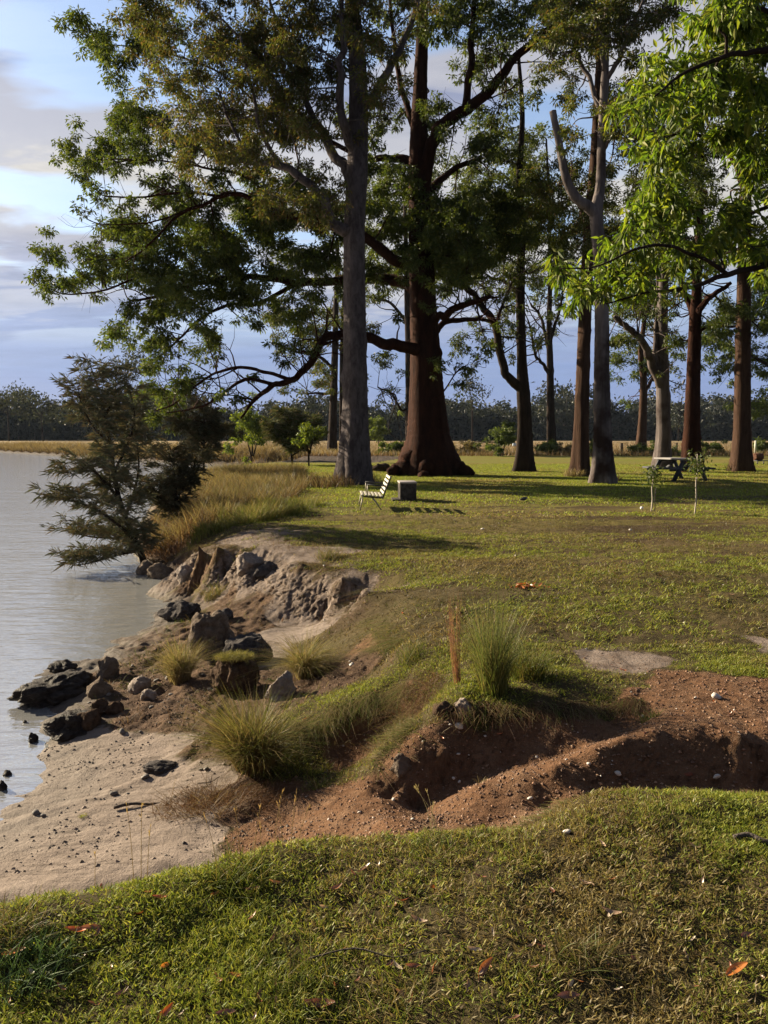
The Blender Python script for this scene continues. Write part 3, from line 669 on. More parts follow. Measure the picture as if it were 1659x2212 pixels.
def limb_points(seg, d0, per=7):
    """seg: (u, v, radius, depth offset) along the limb"""
    p = [PD(u, v, d0 + dy) for u, v, r, dy in seg]
    q = catmull(p, per)
    rr = np.interp(np.linspace(0, len(seg) - 1, len(q)), np.arange(len(seg)), [s[2] for s in seg])
    return q, rr
def gum_tree(name, label, cat, d0, limbs, clumps, bark, cols, leaf=(.13, .042), R0=.62, nleaf=130, spread=2.5, dens=1.0, group=None, droop=.25,
             lmat=None, segs=1, flare=1.25, minh=2.5, attach_pen=.0, twig=.012, sides=12, extra_parts=(), flat=.75, base_z=None, dens_px=None):
    if segs == 1: nleaf, leaf = int(nleaf * 3.7), (leaf[0] * 1.12, leaf[1] * 1.25)
    root_u, root_v = limbs[0][0][:2]
    bp = PD(root_u, root_v, d0)
    z0 = float(HT(bp[0], bp[1])) if base_z is None else base_z
    base = np.array((bp[0], bp[1], z0))
    t = thing(name, label, cat, base, group)
    tr = MB(); nodes = []; nrad = []; side = []
    for li, seg in enumerate(limbs):
        q, rr = limb_points(seg, d0, 22 if li == 0 else 7)
        if li:                                  # crooked growth
            wv = rng.normal(size=(len(seg) * 3, 3)); ti = np.linspace(0, len(wv) - 1, len(q))
            q = q + np.stack([np.interp(ti, np.arange(len(wv)), wv[:, a]) for a in range(3)], 1) * (.28 * rr[:, None] + .004 * d0 / 28) * np.clip(np.linspace(0, 4, len(q)), 0, 1)[:, None]
        if li == 0:
            q[0, 2] = z0 - .15
            hh = q[:, 2] - z0
            rr = rr * (1 + (flare - 1) * np.exp(-np.clip(hh, 0, 99) / (rr[0] * 1.3)))
            # buttressed, fluted trunk
            k = len(q); S_ = 20
            th = np.linspace(0, 2 * np.pi, S_, endpoint=False)
            ph = rng.random(4) * 6.28
            fl = 1 + (.07 * np.sin(5 * th + ph[0]) + .05 * np.sin(3 * th + ph[1]) + .04 * np.sin(8 * th + ph[2]))[None, :] * (.5 + 2.2 * np.exp(-hh / 1.2))[:, None]
            fl = fl * (1 + .05 * (rng.random((k, S_)) - .5))
            for _ in range(12):                 # knots and burls
                h0, t0, am, wd = rng.random() * hh[-1] * .7, rng.random() * 6.283, .06 + .16 * rng.random(), .10 + .18 * rng.random()
                dth = np.abs((th - t0 + np.pi) % (2 * np.pi) - np.pi)
                fl = fl * (1 + am * np.exp(-((hh[:, None] - h0) / wd) ** 2 - (dth[None] / .45) ** 2))
            V = q[:, None, :] + (rr[:, None] * fl)[..., None] * np.stack((np.cos(th), np.sin(th), 0 * th), 1)[None]
            i, j = np.meshgrid(np.arange(k - 1), np.arange(S_), indexing='ij'); j2 = (j + 1) % S_
            tr.add(V.reshape(-1, 3), None, np.stack((i * S_ + j, i * S_ + j2, (i + 1) * S_ + j2, (i + 1) * S_ + j), -1).reshape(-1, 4))
        else:
            tr.tube(q, rr, 8, rough=.16)
        for a, b in zip(q, rr):
            if a[2] - z0 > minh: nodes.append(a); nrad.append(b)
        if li and d0 > 15 and len(q) > 12:      # small side branches, some of them bare
            for _ in range(int(len(q) * .42)):
                k0 = int(len(q) * (.25 + .72 * rng.random()))
                a0 = q[min(k0, len(q) - 1)]; ln = (.5 + 1.3 * rng.random()) * (d0 / 30)
                if a0[2] - z0 < 2.2: continue
                dd = rng.normal(size=3) * np.array((.8, .8, .55)) + np.array((0, 0, .35)); dd /= np.linalg.norm(dd)
                a1 = a0 + dd * ln * .5 + rng.normal(size=3) * .08 * ln; a2 = a1 + (dd + rng.normal(size=3) * .45) * ln * .5
                r0 = min(rr[min(k0, len(rr) - 1)] * .55, .012 + .014 * ln)
                tr.tube(catmull([a0, a1, a2], 3), np.linspace(r0, r0 * .3, 7), 4, cap=False)
                for _2 in range(2):
                    e = a1 + (dd + rng.normal(size=3) * .8) * ln * .35
                    tr.tube([a1, (a1 + e) / 2 + rng.normal(size=3) * .05 * ln, e], [r0 * .5, r0 * .35, r0 * .15], 3, cap=False)
                if rng.random() < .5: side.append((a2, R0 * .5))
    o = tr.build("trunk", bark, t, base)
    # clumps of foliage hung on branches grown from the nearest limb
    cl = []
    for c in clumps:
        u, v, ru, rv = c[:4]; dn = c[4] if len(c) > 4 else 1.0; dyc = c[5] if len(c) > 5 else 0.0
        pxm = F / d0
        cnt = max(1, int(round(dens * dn * (ru * rv) / ((R0 * pxm) ** 2) * 1.35)))
        for _ in range(cnt):
            a = rng.random() * 6.283; r = math.sqrt(rng.random())
            cl.append((PD(u + ru * r * math.cos(a), v + rv * r * math.sin(a), d0 + dyc + np.clip(rng.normal(), -1.8, 1.8) * spread), R0 * (.75 + .6 * rng.random())))
    if cl: cl += side
    nodes = [np.array(q) for q in nodes]
    NA = np.array(nodes)
    order = np.argsort([np.min(np.linalg.norm(NA - c[0], axis=1)) for c in cl]) if cl else []
    br = MB(); lf = MB()
    Nn = np.zeros((len(nodes) + 6 * len(cl) + 10, 3)); Nr = np.zeros(len(Nn)); k = len(nodes)
    Nn[:k] = NA; Nr[:k] = nrad
    for oi in order:
        c, Rc = cl[oi]
        dv = Nn[:k] - c
        dist = np.linalg.norm(dv, axis=1) + attach_pen * np.clip(dv[:, 2], 0, 9) 
        b = int(np.argmin(dist)); p0 = Nn[b]; L = np.linalg.norm(c - p0)
        if L > .01:
            r0 = min(Nr[b] * .75, .012 + .016 * L + .01)
            mid1 = p0 * .66 + c * .34 + rng.normal(size=3) * L * .09 + np.array((0, 0, -.04 * L))
            mid2 = p0 * .33 + c * .67 + rng.normal(size=3) * L * .09
            q = catmull([p0, mid1, mid2, c], 3)
            rr = np.linspace(r0, max(twig, r0 * .35), len(q))
            br.tube(q, rr, 4, cap=False)
            step = q[2::2]
            m = min(len(step), len(Nn) - k)
            Nn[k:k + m] = step[:m]; Nr[k:k + m] = rr[2::2][:m]; k += m
        # sprays
        ns = int(5 + rng.integers(0, 3))
        sc = c + rng.normal(size=(ns, 3)) * Rc * np.array((.55, .55, .45)) 
        bright = .75 + .5 * rng.random()
        for s_ in sc:
            q = np.stack((c, (c + s_) / 2 + rng.normal(size=3) * .06 * Rc, s_))
            br.tube(q, (twig, twig * .8, twig * .45), 3, cap=False)
        nl = int(nleaf * (Rc / R0) ** 2)
        which = rng.integers(0, ns, nl)
        off = rng.normal(size=(nl, 3)) * Rc * np.array((.185, .185, .185 * flat))
        pos = sc[which] + off
        dv = off / (np.linalg.norm(off, axis=1, keepdims=True) + 1e-6) * .8 + rng.normal(size=(nl, 3)) * .5 + np.array((0, 0, -droop * 2))
        C = pick(cols, nl) * bright
        lf.leaves(pos, dv, leaf[0] * (.7 + .6 * rng.random(nl)), leaf[1] * (.7 + .6 * rng.random(nl)), C, .22, .12, segs)
    if cl:
        br.build("branches", bark, t, base)
        lf.build("crown", lmat or LEAF, t, base, smooth=False)
    return t, base

BARK_FLAKE = bark_mat("flaking_bark", (.06, .05, .048), (.15, .125, .12), 1.6, .8, .16, (.03, .02, .018))
# --- the grey trunked tree at the front of the grove
gum_tree("gum_tree", "tall tree with a straight smooth grey trunk standing just behind the bench", "tree", 27.9, [
    [(765, 1046, .66, 0), (768, 900, .465, 0), (767, 700, .41, 0), (766, 500, .37, 0), (772, 380, .37, 0), (775, 250, .34, 0), (772, 120, .30, 0), (760, 10, .24, .2), (752, -160, .16, .4), (748, -330, .07, .6)],
    [(766, 500, .24, 0), (742, 494, .22, -.2), (712, 478, .19, -.5), (702, 440, .17, -.7), (668, 400, .15, -.8), (615, 362, .12, -1), (545, 348, .10, -1.2), (490, 342, .07, -1.3), (440, 334, .04, -1.4)],
    [(770, 420, .24, 0), (752, 375, .2, .2), (722, 335, .17, .4), (690, 280, .14, .6), (650, 200, .10, .8), (610, 90, .07, 1), (580, 0, .05, 1)],
    [(773, 330, .2, 0), (745, 280, .16, -.6), (735, 190, .13, -1), (740, 90, .1, -1.2), (735, -20, .06, -1.2)],
    [(776, 250, .2, 0), (805, 205, .17, .4), (850, 130, .13, .7), (890, 50, .1, 1), (910, -60, .06, 1.2)],
    [(612, 362, .08, -1), (570, 300, .07, -1.2), (545, 200, .05, -1.4), (520, 80, .04, -1.5)],
    [(545, 348, .06, -1.2), (500, 270, .05, -1.3), (470, 190, .035, -1.4)],
    [(690, 280, .08, .6), (640, 240, .06, .2), (560, 130, .045, 0), (480, 40, .035, -.2)]],
    [(420, 110, 110, 100, .8), (520, 60, 110, 80), (560, 180, 120, 110, .8), (460, 200, 70, 80, .8), (620, 90, 90, 100), (690, 180, 70, 130, .8), (640, 270, 90, 80, .8), (545, 300, 70, 50, .8), (330, 55, 70, 55, .8), (425, 320, 40, 50, .6),
     (470, 270, 70, 60, .8), (560, 395, 80, 40, .5), (720, 60, 70, 70), (820, 60, 80, 70, .8), (830, 170, 50, 80, .6), (700, 380, 50, 70, .6), (640, 440, 60, 60, .6), (420, -80, 240, 90, .8), (700, -100, 200, 90, .8)],
    BARK_GREY, G_OLIVE, leaf=(.13, .038), R0=.55, nleaf=125, spread=1.8, dens=1.08, flare=1.12, minh=5)
# --- the big red tree
gum_tree("gum_tree", "huge dark tree with a wide flared red brown trunk and long low spreading limbs", "tree", 34.5, [
    [(928, 1024, 1.45, 0), (926, 940, .93, 0), (922, 850, .76, 0), (918, 740, .64, 0), (912, 620, .56, 0), (908, 480, .50, 0), (905, 380, .44, 0), (905, 290, .38, 0), (908, 180, .30, .2), (912, 60, .25, .4), (912, -80, .22, .6), (905, -260, .1, .8)],
    [(910, 420, .311, 0), (925, 330, .296, -.3), (955, 275, .266, -.6), (1005, 235, .237, -1), (1060, 190, .200, -1.4), (1110, 130, .170, -1.8), (1170, 75, .133, -2.2), (1240, 30, .096, -2.4), (1310, 0, .067, -2.6)],
    [(1005, 235, .163, -1), (1015, 160, .148, -.6), (1020, 60, .118, -.4), (1030, -60, .074, 0)],
    [(920, 760, .296, 0), (880, 750, .266, -.8), (830, 738, .229, -1.6), (780, 728, .207, -2.2), (730, 722, .185, -2.8), (695, 738, .163, -3.2), (665, 790, .141, -3.6), (632, 822, .126, -3.9), (585, 838, .104, -4.2), (545, 872, .074, -4.4), (520, 905, .037, -4.5)],
    [(632, 822, .081, -3.9), (560, 800, .067, -4.0), (500, 795, .059, -4.2), (440, 820, .044, -4.4), (380, 870, .037, -4.6), (335, 888, .022, -4.8)],
    [(600, 832, .074, -4.1), (530, 820, .067, -4.2), (470, 860, .052, -4.4), (410, 885, .037, -4.5), (360, 890, .022, -4.6)],
    [(915, 640, .296, 0), (870, 610, .266, .8), (800, 600, .237, 1.4), (720, 606, .200, 1.6), (640, 612, .170, 1.4), (570, 600, .141, 1), (500, 600, .118, .6), (420, 615, .089, .2), (340, 640, .067, 0), (280, 650, .044, -.2)],
    [(640, 612, .104, 1.4), (560, 655, .089, 1), (490, 660, .074, .4), (430, 690, .059, 0), (390, 730, .044, -.2), (340, 775, .033, -.4)],
    [(470, 605, .081, .4), (400, 590, .067, -.2), (300, 600, .052, -.6), (220, 628, .041, -.8), (140, 635, .030, -1), (75, 610, .018, -1.2)],
    [(908, 580, .266, 0), (850, 560, .229, -1.2), (800, 520, .200, -2), (740, 490, .178, -2.6), (660, 470, .155, -3), (590, 455, .126, -3.3), (520, 420, .096, -3.6), (480, 425, .081, -3.7), (430, 445, .067, -3.8), (380, 468, .052, -4), (320, 530, .037, -4.2), (270, 565, .026, -4.3)],
    [(480, 425, .059, -3.7), (400, 415, .044, -3.9), (310, 425, .037, -4), (230, 425, .030, -4.2)],
    [(400, 455, .037, -3.9), (330, 480, .030, -4), (250, 485, .022, -4.1), (195, 478, .016, -4.2), (165, 450, .011, -4.2)],
    [(590, 455, .074, -3.3), (540, 385, .059, -3.2), (450, 365, .044, -3.4), (370, 350, .037, -3.5), (300, 345, .026, -3.5), (200, 345, .015, -3.6)],
    [(908, 420, .266, 0), (885, 350, .207, .6), (840, 342, .163, 1), (790, 340, .126, 1.4), (700, 300, .089, 1.8), (600, 270, .067, 2), (480, 260, .044, 2), (330, 250, .030, 1.6), (280, 230, .022, 1.5)],
    [(600, 270, .052, 2), (480, 160, .044, 2), (340, 110, .037, 1.8), (230, 95, .022, 1.7)],
    [(918, 700, .222, 0), (955, 680, .178, -.8), (1000, 660, .133, -1.4), (1060, 640, .089, -2)],
    [(920, 745, .163, 0), (960, 700, .133, .8), (1010, 690, .104, 1.4), (1070, 695, .067, 1.8)],
    [(905, 440, .207, 0), (940, 400, .163, .6), (990, 360, .126, 1.2), (1040, 340, .074, 1.6)],
    [(927, 860, .044, -.6), (955, 850, .037, -1), (985, 805, .026, -1.4), (1012, 785, .015, -1.6)],
    [(905, 300, .163, 0), (870, 200, .126, .6), (850, 80, .089, 1), (840, -50, .059, 1.2)],
    [(905, 990, .55, -.3), (868, 1014, .36, -.9), (836, 1021, .13, -1.2)],
    [(955, 992, .55, -.2), (995, 1014, .34, -.4), (1024, 1022, .12, -.5)],
    [(925, 1000, .5, -.6), (915, 1022, .3, -1.5), (908, 1034, .1, -2.0)]],
    [(190, 332, 70, 42), (250, 345, 55, 50), (140, 338, 30, 25), (285, 235, 55, 40), (300, 290, 55, 55), (240, 412, 30, 22), (375, 392, 45, 35), (400, 440, 45, 25), (425, 335, 55, 50), (205, 85, 48, 38), (260, 105, 55, 50), (330, 60, 60, 50),
     (110, 562, 45, 30), (80, 592, 25, 15), (165, 590, 40, 42), (240, 540, 50, 55), (290, 572, 65, 55), (330, 500, 55, 42), (370, 560, 85, 65), (430, 520, 105, 65), (520, 480, 110, 65), (560, 410, 100, 55), (620, 460, 110, 65), (260, 680, 36, 40), (310, 640, 55, 50),
     (360, 612, 70, 50), (450, 600, 90, 40), (560, 560, 115, 55), (650, 540, 95, 55), (380, 690, 50, 38, .8), (430, 645, 60, 30, .8), (510, 650, 70, 30, .7), (330, 772, 45, 40), (310, 830, 40, 25), (350, 800, 38, 35), (400, 742, 50, 30, .8), (470, 705, 45, 28, .7),
     (540, 712, 50, 25, .6), (325, 875, 40, 25), (600, 690, 50, 35, .6), (590, 640, 80, 30, .7), (700, 650, 60, 40, .6), (830, 420, 90, 85), (700, 480, 80, 60), (950, 520, 110, 75), (1040, 500, 100, 75), (1000, 430, 105, 70, .8), (840, 570, 60, 50, .8),
     (890, 480, 90, 85), (960, 580, 90, 45), (820, 270, 70, 60, .6), (980, 330, 70, 50, .7), (850, 40, 60, 60, .6), (960, 70, 50, 70, .6), (1000, 30, 70, 50, .6), (1060, 130, 60, 50, .5), (1140, 60, 80, 60, .8), (1220, 20, 80, 50, .8), (1090, 20, 80, 50, .7), (930, 200, 30, 60, .5), (1050, 250, 60, 40, .5),
     (980, -120, 260, 110, .6), (350, 880, 30, 22)],
    BARK_RED, G_DARK + G_MID, leaf=(.15, .05), R0=.62, nleaf=135, spread=1.6, flare=1.0, minh=3, dens=1.2)
# --- right of the red tree, forked dark tree
gum_tree("gum_tree", "dark tree forking low into an S shaped limb, right of the huge red trunk", "tree", 37.6, [
    [(1132, 1018, .42, 0), (1133, 920, .34, 0), (1130, 850, .33, 0), (1127, 780, .24, 0), (1124, 650, .21, 0), (1126, 500, .18, 0), (1122, 380, .15, .2), (1128, 250, .12, .4), (1120, 120, .08, .5)],
    [(1130, 845, .24, 0), (1098, 815, .21, -.3), (1082, 770, .19, -.5), (1070, 710, .18, -.7), (1048, 665, .16, -.9), (1018, 630, .14, -1.1), (985, 600, .11, -1.2), (960, 570, .08, -1.3)],
    [(1124, 640, .1, 0), (1095, 610, .09, .5), (1060, 600, .06, 1)],
    [(1070, 700, .08, -.6), (1090, 650, .07, -1), (1110, 600, .05, -1.4)]],
    [(1080, 400, 80, 80), (1100, 320, 80, 60), (1150, 530, 90, 60), (1040, 560, 70, 45), (1050, 742, 45, 26, .45), (1190, 450, 60, 70), (1010, 720, 24, 18, .4), (1120, 200, 50, 70, .5), (1130, 620, 60, 30, .6), (1100, 480, 80, 60)],
    BARK_DARK, G_DARK, leaf=(.15, .05), R0=.65, nleaf=120, spread=1.8, minh=3)
gum_tree("gum_tree", "slim dark tree with several upswept branches standing at the bushes by the fence", "tree", 74.0, [
    [(1191, 974, .46, 0), (1189, 880, .36, 0), (1188, 790, .32, 0), (1186, 700, .25, 0), (1188, 600, .2, 0), (1186, 450, .14, 0), (1180, 300, .08, 0)],
    [(1188, 812, .2, 0), (1172, 785, .16, -.5), (1155, 765, .13, -1), (1150, 720, .1, -1), (1140, 690, .07, -1)],
    [(1187, 760, .2, 0), (1176, 715, .16, .5), (1165, 680, .13, 1), (1145, 655, .09, 1)],
    [(1187, 740, .2, 0), (1200, 700, .16, .4), (1212, 660, .12, .6), (1216, 620, .08, .8)]],
    [(1190, 480, 110, 120), (1190, 610, 60, 40, .7), (1140, 640, 36, 26, .6), (1225, 560, 50, 60), (1100, 440, 80, 90), (1275, 500, 60, 90), (1180, 340, 90, 70, .7)],
    BARK_DARK, G_DARK, leaf=(.24, .09), R0=1.2, nleaf=120, spread=2.5, minh=6)
gum_tree("gum_tree", "straight brown trunk close behind the pale peeling tree", "tree", 33.2, [
    [(1254, 1030, .36, 0), (1257, 900, .30, 0), (1262, 740, .27, 0), (1268, 600, .25, 0), (1275, 470, .22, 0), (1285, 330, .18, .2), (1292, 180, .14, .4), (1300, 30, .1, .5)],
    [(1273, 500, .14, 0), (1250, 440, .11, .8), (1220, 390, .08, 1.4)],
    [(1285, 330, .12, 0), (1330, 270, .1, .8), (1370, 200, .06, 1.4)]],
    [(1230, 400, 70, 60, .8), (1290, 380, 50, 80, .8), (1340, 440, 60, 70, .8), (1250, 500, 50, 60, .8), (1330, 560, 50, 60, .7), (1270, 200, 70, 70, .6)],
    BARK_BROWN, G_DARK + G_OLIVE, leaf=(.14, .045), R0=.62, nleaf=115, spread=1.8, minh=6)
t6, b6 = gum_tree("gum_tree", "pale peeling trunk forking into a thick broken off dead limb", "tree", 28.3, [
    [(1304, 1042, .40, 0), (1302, 940, .31, 0), (1300, 800, .27, 0), (1300, 690, .25, 0), (1296, 560, .23, 0), (1288, 465, .23, 0), (1297, 400, .17, .2), (1300, 300, .15, .4), (1306, 180, .14, .5), (1310, 60, .11, .6), (1318, -80, .06, .7)],
    [(1306, 180, .09, .5), (1335, 130, .08, .2), (1365, 60, .06, 0), (1390, 0, .04, 0)],
    [(1302, 260, .09, .5), (1270, 170, .08, .8), (1240, 110, .06, 1)],
    [(1300, 330, .08, .4), (1330, 280, .07, 0), (1355, 230, .05, -.3)],
    [(1306, 150, .08, .4), (1290, 60, .07, .2), (1275, -20, .04, 0)]],
    [(1250, 60, 90, 70), (1350, 80, 90, 80), (1250, 220, 50, 70, .5), (1340, 250, 60, 70, .7), (1380, 330, 50, 70, .7), (1225, 320, 40, 40, .5), (1420, 30, 60, 60), (1310, 10, 100, 50), (1340, 380, 40, 50, .6), (1210, 150, 40, 40, .5)],
    BARK_PEEL, G_DARK + G_OLIVE, leaf=(.13, .042), R0=.55, nleaf=115, spread=1.4, minh=7)
mbd = MB()
q, rr = limb_points([(1290, 470, .21, 0), (1272, 448, .20, -.1), (1245, 428, .17, -.25), (1226, 395, .155, -.35), (1214, 345, .14, -.4), (1206, 300, .125, -.45), (1198, 262, .115, -.5), (1194, 240, .12, -.5)], 28.3)
mbd.tube(q, rr, 9, rough=.12)
dl_o = mbd.build("dead_limb", BARK_PEEL, t6, b6); dl_o['label'] = "bare grey broken limb curving up to a blunt end"
gum_tree("gum_tree", "slender forked brown tree beyond the picnic table, near the fence posts", "tree", 76.0, [
    [(1383, 979, .50, 0), (1388, 900, .38, 0), (1390, 820, .33, 0), (1384, 760, .25, 0), (1392, 690, .2, 0), (1396, 600, .15, 0), (1400, 480, .08, 0)],
    [(1390, 850, .2, 0), (1410, 820, .16, .4), (1418, 790, .12, .6), (1424, 740, .08, .8)]],
    [(1385, 745, 50, 50), (1335, 790, 46, 32), (1410, 780, 36, 36), (1370, 690, 60, 40), (1420, 640, 60, 50), (1390, 560, 80, 80), (1340, 620, 40, 50, .8)],
    BARK_BROWN, G_MID, leaf=(.24, .09), R0=1.1, nleaf=120, spread=2.5, minh=6)
gum_tree("gum_tree", "tree with grey flaking bark and a long left leaning limb just behind the picnic table", "tree", 41.0, [
    [(1432, 1013, .44, 0), (1434, 930, .36, 0), (1432, 830, .33, 0), (1431, 720, .28, 0), (1433, 630, .25, 0), (1440, 500, .2, .2), (1446, 350, .14, .4), (1450, 200, .08, .5)],
    [(1431, 838, .28, 0), (1414, 800, .24, -.3), (1396, 755, .2, -.6), (1370, 718, .17, -.8), (1345, 700, .14, -1), (1325, 680, .1, -1.2)],
    [(1418, 800, .14, -.2), (1416, 730, .13, 0), (1420, 640, .1, .3), (1416, 540, .07, .5)]],
    [(1400, 480, 60, 80, .8), (1440, 420, 60, 80, .8), (1340, 650, 40, 30, .6), (1430, 560, 50, 60, .8), (1470, 300, 70, 80, .8), (1440, 180, 70, 80, .7), (1320, 740, 30, 20, .4)],
    BARK_FLAKE, G_DARK, leaf=(.15, .05), R0=.65, nleaf=115, spread=1.8, minh=5)
gum_tree("gum_tree", "reddish fluted trunk rising behind the slender sapling at the picnic table", "tree", 37.2, [
    [(1493, 1020, .44, 0), (1494, 930, .36, 0), (1497, 830, .32, 0), (1500, 740, .29, 0), (1502, 680, .27, 0), (1506, 600, .2, .2), (1512, 450, .16, .4), (1515, 300, .1, .5)],
    [(1501, 690, .17, 0), (1520, 655, .14, -.5), (1550, 630, .11, -1), (1580, 610, .08, -1.4)],
    [(1500, 690, .15, 0), (1482, 640, .12, .4), (1465, 590, .09, .7)],
    [(1504, 720, .1, 0), (1540, 700, .085, .6), (1590, 705, .06, 1.2), (1640, 690, .04, 1.6)]],
    [(1480, 430, 90, 100, .8), (1500, 560, 70, 60, .8), (1545, 735, 55, 40, .7), (1580, 680, 50, 40, .8), (1560, 560, 50, 50, .8), (1530, 300, 80, 80, .7), (1470, 760, 40, 26, .5), (1625, 690, 40, 30, .6)],
    BARK_RED, G_DARK + G_MID, leaf=(.15, .05), R0=.62, nleaf=120, spread=1.8, minh=5)
gum_tree("gum_tree", "straight brown trunk with grass at its foot, beside the rusty drum", "tree", 37.8, [
    [(1604, 1019, .50, 0), (1604, 930, .40, 0), (1605, 800, .36, 0), (1607, 650, .33, 0), (1610, 480, .28, 0), (1612, 350, .24, 0), (1614, 200, .18, .2), (1618, 40, .1, .3)],
    [(1611, 420, .14, 0), (1580, 340, .11, .6), (1550, 280, .08, 1)],
    [(1612, 380, .14, 0), (1640, 300, .11, -.6), (1670, 220, .08, -1)]],
    [(1590, 440, 80, 100, .8), (1630, 320, 60, 100, .7), (1590, 220, 80, 90, .7), (1560, 120, 80, 80, .7), (1650, 520, 40, 60, .7), (1650, 100, 60, 90, .7)],
    BARK_BROWN, G_DARK, leaf=(.15, .05), R0=.65, nleaf=115, spread=1.8, minh=7)
gum_tree("gum_tree", "leafy green tree at the edge of the lawn beyond the rusty drum", "tree", 62.0, [
    [(1700, 985, .42, 0), (1698, 880, .34, 0), (1690, 780, .28, 0), (1686, 680, .2, 0), (1680, 560, .1, 0)],
    [(1694, 830, .2, 0), (1660, 790, .15, -.5), (1610, 760, .1, -1), (1560, 745, .06, -1.4)],
    [(1696, 900, .16, 0), (1670, 880, .12, .6), (1640, 880, .08, 1)]],
    [(1645, 735, 45, 50), (1645, 850, 40, 50, .8), (1590, 760, 50, 36, .8), (1535, 760, 50, 36, .7), (1650, 905, 30, 26, .7), (1640, 640, 50, 50), (1700, 700, 50, 160, .8)],
    BARK_DARK, G_MID + G_BRIGHT[:1], leaf=(.2, .08), R0=.95, nleaf=125, spread=2.2, minh=3)
gum_tree("gum_tree", "thin dark trunk seen between the grey tree and the huge red tree", "tree", 76.0, [
    [(885, 972, .45, 0), (884, 880, .36, 0), (882, 760, .3, 0), (879, 640, .26, 0), (876, 500, .2, 0), (872, 340, .12, 0)],
    [(884, 880, .16, 0), (868, 885, .13, -.6), (845, 850, .11, -1), (815, 838, .08, -1.2)],
    [(880, 700, .18, 0), (850, 660, .14, .6), (815, 640, .1, 1)]],
    [(860, 500, 110, 120, .8), (830, 640, 50, 40, .6), (960, 420, 90, 90, .8), (820, 760, 24, 40, .4), (1000, 560, 70, 50, .7), (780, 560, 70, 60, .7)],
    BARK_DARK, G_DARK, leaf=(.24, .09), R0=1.2, nleaf=120, spread=2.5, minh=6)
gum_tree("gum_tree", "dark tree with brownish foliage partly hidden behind the smooth grey trunk", "tree", 82.0, [
    [(717, 972, .52, 0), (720, 880, .42, 0), (723, 780, .36, 0), (726, 660, .28, 0), (730, 520, .16, 0)],
    [(722, 800, .2, 0), (690, 770, .16, -.5), (640, 760, .12, -1), (590, 740, .08, -1)],
    [(721, 850, .16, 0), (690, 850, .12, .6), (660, 850, .08, 1)]],
    [(690, 775, 50, 40, .8), (640, 740, 50, 36, .7), (705, 830, 26, 26, .9), (600, 705, 40, 36, .6), (650, 680, 60, 40, .7), (720, 700, 50, 50, .8), (640, 825, 26, 18, .7), (780, 820, 14, 40, .5)],
    BARK_DARK, G_OLIVE + G_MID, leaf=(.24, .09), R0=1.1, nleaf=115, spread=2.4, minh=4)
gum_tree("gum_tree", "second thin trunk almost hidden behind the smooth grey trunk", "tree", 84.0, [
    [(739, 968, .30, 0), (738, 880, .25, 0), (738, 760, .2, 0), (742, 640, .14, 0)],
    [(738, 780, .12, 0), (752, 730, .1, .3), (770, 700, .06, .5)]],
    [(770, 690, 40, 40, .7), (740, 640, 40, 40, .7)],
    BARK_DARK, G_OLIVE, leaf=(.24, .09), R0=1.1, nleaf=110, spread=2.0, minh=6)
# --- overhanging tree at the right, close to the camera
gum_tree("gum_tree", "nearby tree reaching in from the side with bright yellow green drooping leaves", "tree", 8.6, [
    [(2140, 1275, .30, 0), (2120, 1000, .25, 0), (2080, 700, .22, 0), (2060, 400, .19, 0), (2040, 0, .14, 0), (2030, -300, .08, 0)],
    [(2080, 700, .12, 0), (1920, 590, .09, -.2), (1760, 560, .055, -.3), (1660, 572, .036, -.4), (1570, 592, .027, -.5), (1490, 622, .02, -.5), (1400, 632, .013, -.6), (1310, 655, .007, -.6)],
    [(1570, 592, .024, -.5), (1520, 560, .02, -.7), (1440, 530, .016, -.9), (1370, 540, .012, -1), (1290, 575, .008, -1), (1210, 580, .005, -1)],
    [(2070, 520, .11, 0), (1920, 400, .08, .3), (1760, 370, .05, .4), (1650, 350, .03, .5), (1550, 300, .022, .5), (1470, 290, .014, .5), (1420, 300, .008, .5)],
    [(2060, 330, .11, 0), (1900, 200, .08, -.3), (1750, 130, .05, -.5), (1640, 110, .03, -.6), (1540, 130, .022, -.6), (1460, 170, .014, -.6), (1400, 220, .008, -.6)],
    [(1760, 370, .03, .4), (1690, 430, .025, .2), (1610, 470, .018, .1), (1550, 520, .01, 0)],
    [(1750, 130, .03, -.5), (1680, 40, .025, -.4), (1600, 10, .018, -.3), (1520, 40, .01, -.2)],
    [(1660, 572, .025, -.4), (1600, 540, .016, 0), (1540, 560, .01, .3)]],
    [(1560, 60, 95, 75), (1625, 130, 50, 85), (1490, 140, 55, 60), (1540, 205, 75, 55), (1425, 185, 42, 50), (1400, 245, 38, 45), (1480, 285, 65, 45), (1405, 300, 30, 40), (1570, 270, 75, 45), (1640, 230, 35, 70), (1430, 350, 40, 40), (1470, 380, 30, 30, .8),
     (1440, 440, 60, 38), (1385, 490, 50, 45), (1450, 520, 60, 50), (1340, 555, 55, 48), (1285, 590, 42, 35), (1255, 622, 30, 28), (1312, 632, 40, 32), (1192, 588, 20, 20), (1400, 580, 50, 30), (1420, 415, 38, 22), (1500, 470, 30, 45, .8),
     (1610, 480, 40, 55), (1640, 405, 30, 65), (1625, 550, 40, 45), (1645, 330, 25, 40), (1550, 525, 30, 28, .7), (1525, 600, 28, 22, .6), (1650, 620, 18, 30), (1750, 300, 100, 300, .6), (1700, 20, 90, 100, .8), (1560, -60, 120, 60, .8)],
    BARK_DARK, G_BRIGHT, leaf=(.112, .036), R0=.16, nleaf=76, spread=.42, dens=1.3, lmat=LEAF_BRIGHT, segs=4, droop=.42, twig=.003, minh=2, flat=1.0, base_z=0.0)
